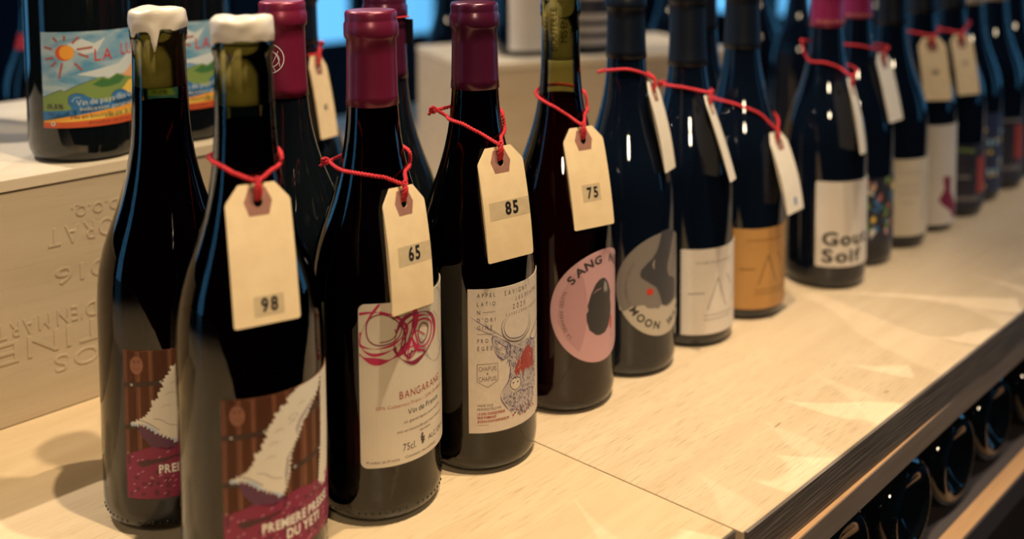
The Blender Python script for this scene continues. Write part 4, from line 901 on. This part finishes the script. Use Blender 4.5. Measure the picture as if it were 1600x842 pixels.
def pressed(s, xc, ztop, h, w, bold=False):
    """letters upside down on the face: baseline at the top"""
    G, tot = text_polys(s, h, w, bold, 0.25)
    bm = bmesh.new()
    for V, Fc in G:
        vv = [bm.verts.new((-(u - tot / 2) / 1000, 0, -v / 1000)) for u, v in V]
        for f in Fc:
            try: bm.faces.new([vv[i] for i in f])
            except ValueError: pass
    bmesh.ops.remove_doubles(bm, verts=bm.verts, dist=1e-6)
    r = bmesh.ops.extrude_face_region(bm, geom=bm.faces[:])
    vs_ = [g for g in r['geom'] if isinstance(g, bmesh.types.BMVert)]
    for v in vs_: v.co.y -= 0.0008
    bmesh.ops.recalc_face_normals(bm, faces=bm.faces)
    for v in bm.verts: v.co += Vector((xc + 0.505, 0.0002, ztop / 1000))
    o = from_bm('pressed_lettering', bm, fp, False, (M['crate_letter'],))
    bv = o.modifiers.new('b', 'BEVEL'); bv.width = 0.00035; bv.segments = 1; bv.limit_method = 'ANGLE'
pressed('D.O.Q.', -0.190, 146.0, 7.5, 34); pressed('PRIORAT', -0.188, 133.3, 13.0, 72); pressed('2016', -0.192, 103.8, 12.0, 56)
pressed("MAS D'EN MARTINET", -0.226, 73.6, 10.5, 128); pressed('MARTINET', -0.196, 60.2, 15.0, 176); pressed('CLOS', -0.190, 40.8, 12.0, 66)
c2 = crate('plain pale wooden crate standing behind the middle of the bottle row, out of focus', 0.385, 0.215, 0.1741, M['crate'], M['crate_light'])
c2.location = (0.325, 0.592, 0); c2.rotation_euler = (0, 0, math.atan2(0.445 - 0.592, 0.68 - 0.325))
b = bottle('dark bottle with tall white label on the rear crate, nearer its left end', (0.452, 0.622, 0.1741), 'bottles standing on the rear crate', 'reflect_tint_glass')
make_label(b, R0, -165, outline_rect(72, 8, 140), M['paper_white'])
b = bottle('dark bottle with rows of pale stripes on its label, standing on the rear crate', (0.528, 0.578, 0.1741), 'bottles standing on the rear crate', 'reflect_tint_glass')
make_label(b, R0, -175, outline_rect(84, 8, 110), M['paper_dark'], [('p', 'pale_grey', 1, [(4, z), (80, z), (80, z + 9 + (3 if z > 70 else 0)), (4, z + 9)]) for z in (12, 28, 44, 72)])

# ------------------------------------------------------------------ the shop
X0, X1, Y0, Y1, Z0, Z1 = -2.6, 4.3, -2.6, 3.3, -0.90, 2.1
struct(box('floor', X0 - 0.1, X1 + 0.1, Y0 - 0.1, Y1 + 0.1, Z0 - 0.1, Z0, M['floor']))
struct(box('ceiling', X0 - 0.1, X1 + 0.1, Y0 - 0.1, Y1 + 0.1, Z1, Z1 + 0.1, M['dark_wall']))
WB = [(-1.9, -0.9), (0.2, 0.62), (1.22, 1.50), (1.80, 2.12), (2.32, 2.62), (3.2, 3.7)]          # openings in the rear wall, x ranges; panes out of view added for light
WR = [(-1.6, -0.6), (-0.2, 0.7), (0.85, 1.60), (1.90, 2.56), (2.72, 3.12)]     # openings in the right wall, y ranges; unseen ones added as extra light
WF = [(2.3, 3.3)]      # unseen opening behind the viewer, added for one streak in the glass
WL = [(0.9, 1.5)]  # unseen left opening, added and placed for a blue reflection on the bottles
ZS, ZT = -0.20, 1.85
def wall(name, axis, segs, a0, a1, p0, p1):
    bm = bmesh.new(); e = a0
    def bb(u0, u1, z0, z1):
        if axis == 'x': bm_box(bm, u0, u1, p0, p1, z0, z1)
        else: bm_box(bm, p0, p1, u0, u1, z0, z1)
    bb(a0, a1, Z0, ZS); bb(a0, a1, ZT, Z1)
    for s, t in segs: bb(e, s, ZS, ZT); e = t
    bb(e, a1, ZS, ZT)
    struct(from_bm(name, bm, None, False, (M['dark_wall'],)))
wall('wall_back', 'x', WB, X0, X1, Y1, Y1 + 0.1); wall('wall_right', 'y', WR, Y0, Y1 + 0.1, X1, X1 + 0.1)
wall('wall_front', 'x', WF, X0 - 0.1, X1 + 0.1, Y0 - 0.1, Y0); wall('wall_left', 'y', WL, Y0, Y1 + 0.1, X0 - 0.1, X0)
wn = 0
for axis, segs, PX in (('x', WB, Y1), ('y', WR, X1), ('x', WF, Y0 - 0.1), ('y', WL, X0 - 0.1)):
    for s, t in segs:
        wn += 1; f = 0.02; bm = bmesh.new()
        def bb(u0, u1, d0, d1, z0, z1, bm=bm):
            if axis == 'x': bm_box(bm, u0, u1, PX + d0, PX + d1, z0, z1)
            else: bm_box(bm, PX + d0, PX + d1, u0, u1, z0, z1)
        bb(s, s + f, 0.03, 0.07, ZS, ZT); bb(t - f, t, 0.03, 0.07, ZS, ZT); bb(s + f, t - f, 0.03, 0.07, ZS, ZS + f); bb(s + f, t - f, 0.03, 0.07, ZT - f, ZT)
        wo = struct(from_bm('window_%d' % wn, bm, None, False, (M['frame'],)))
        bm = bmesh.new(); bb(s + f, t - f, 0.047, 0.053, ZS + f, ZT - f, bm=bm); from_bm('pane', bm, wo, False, (M['glass_pane'],))
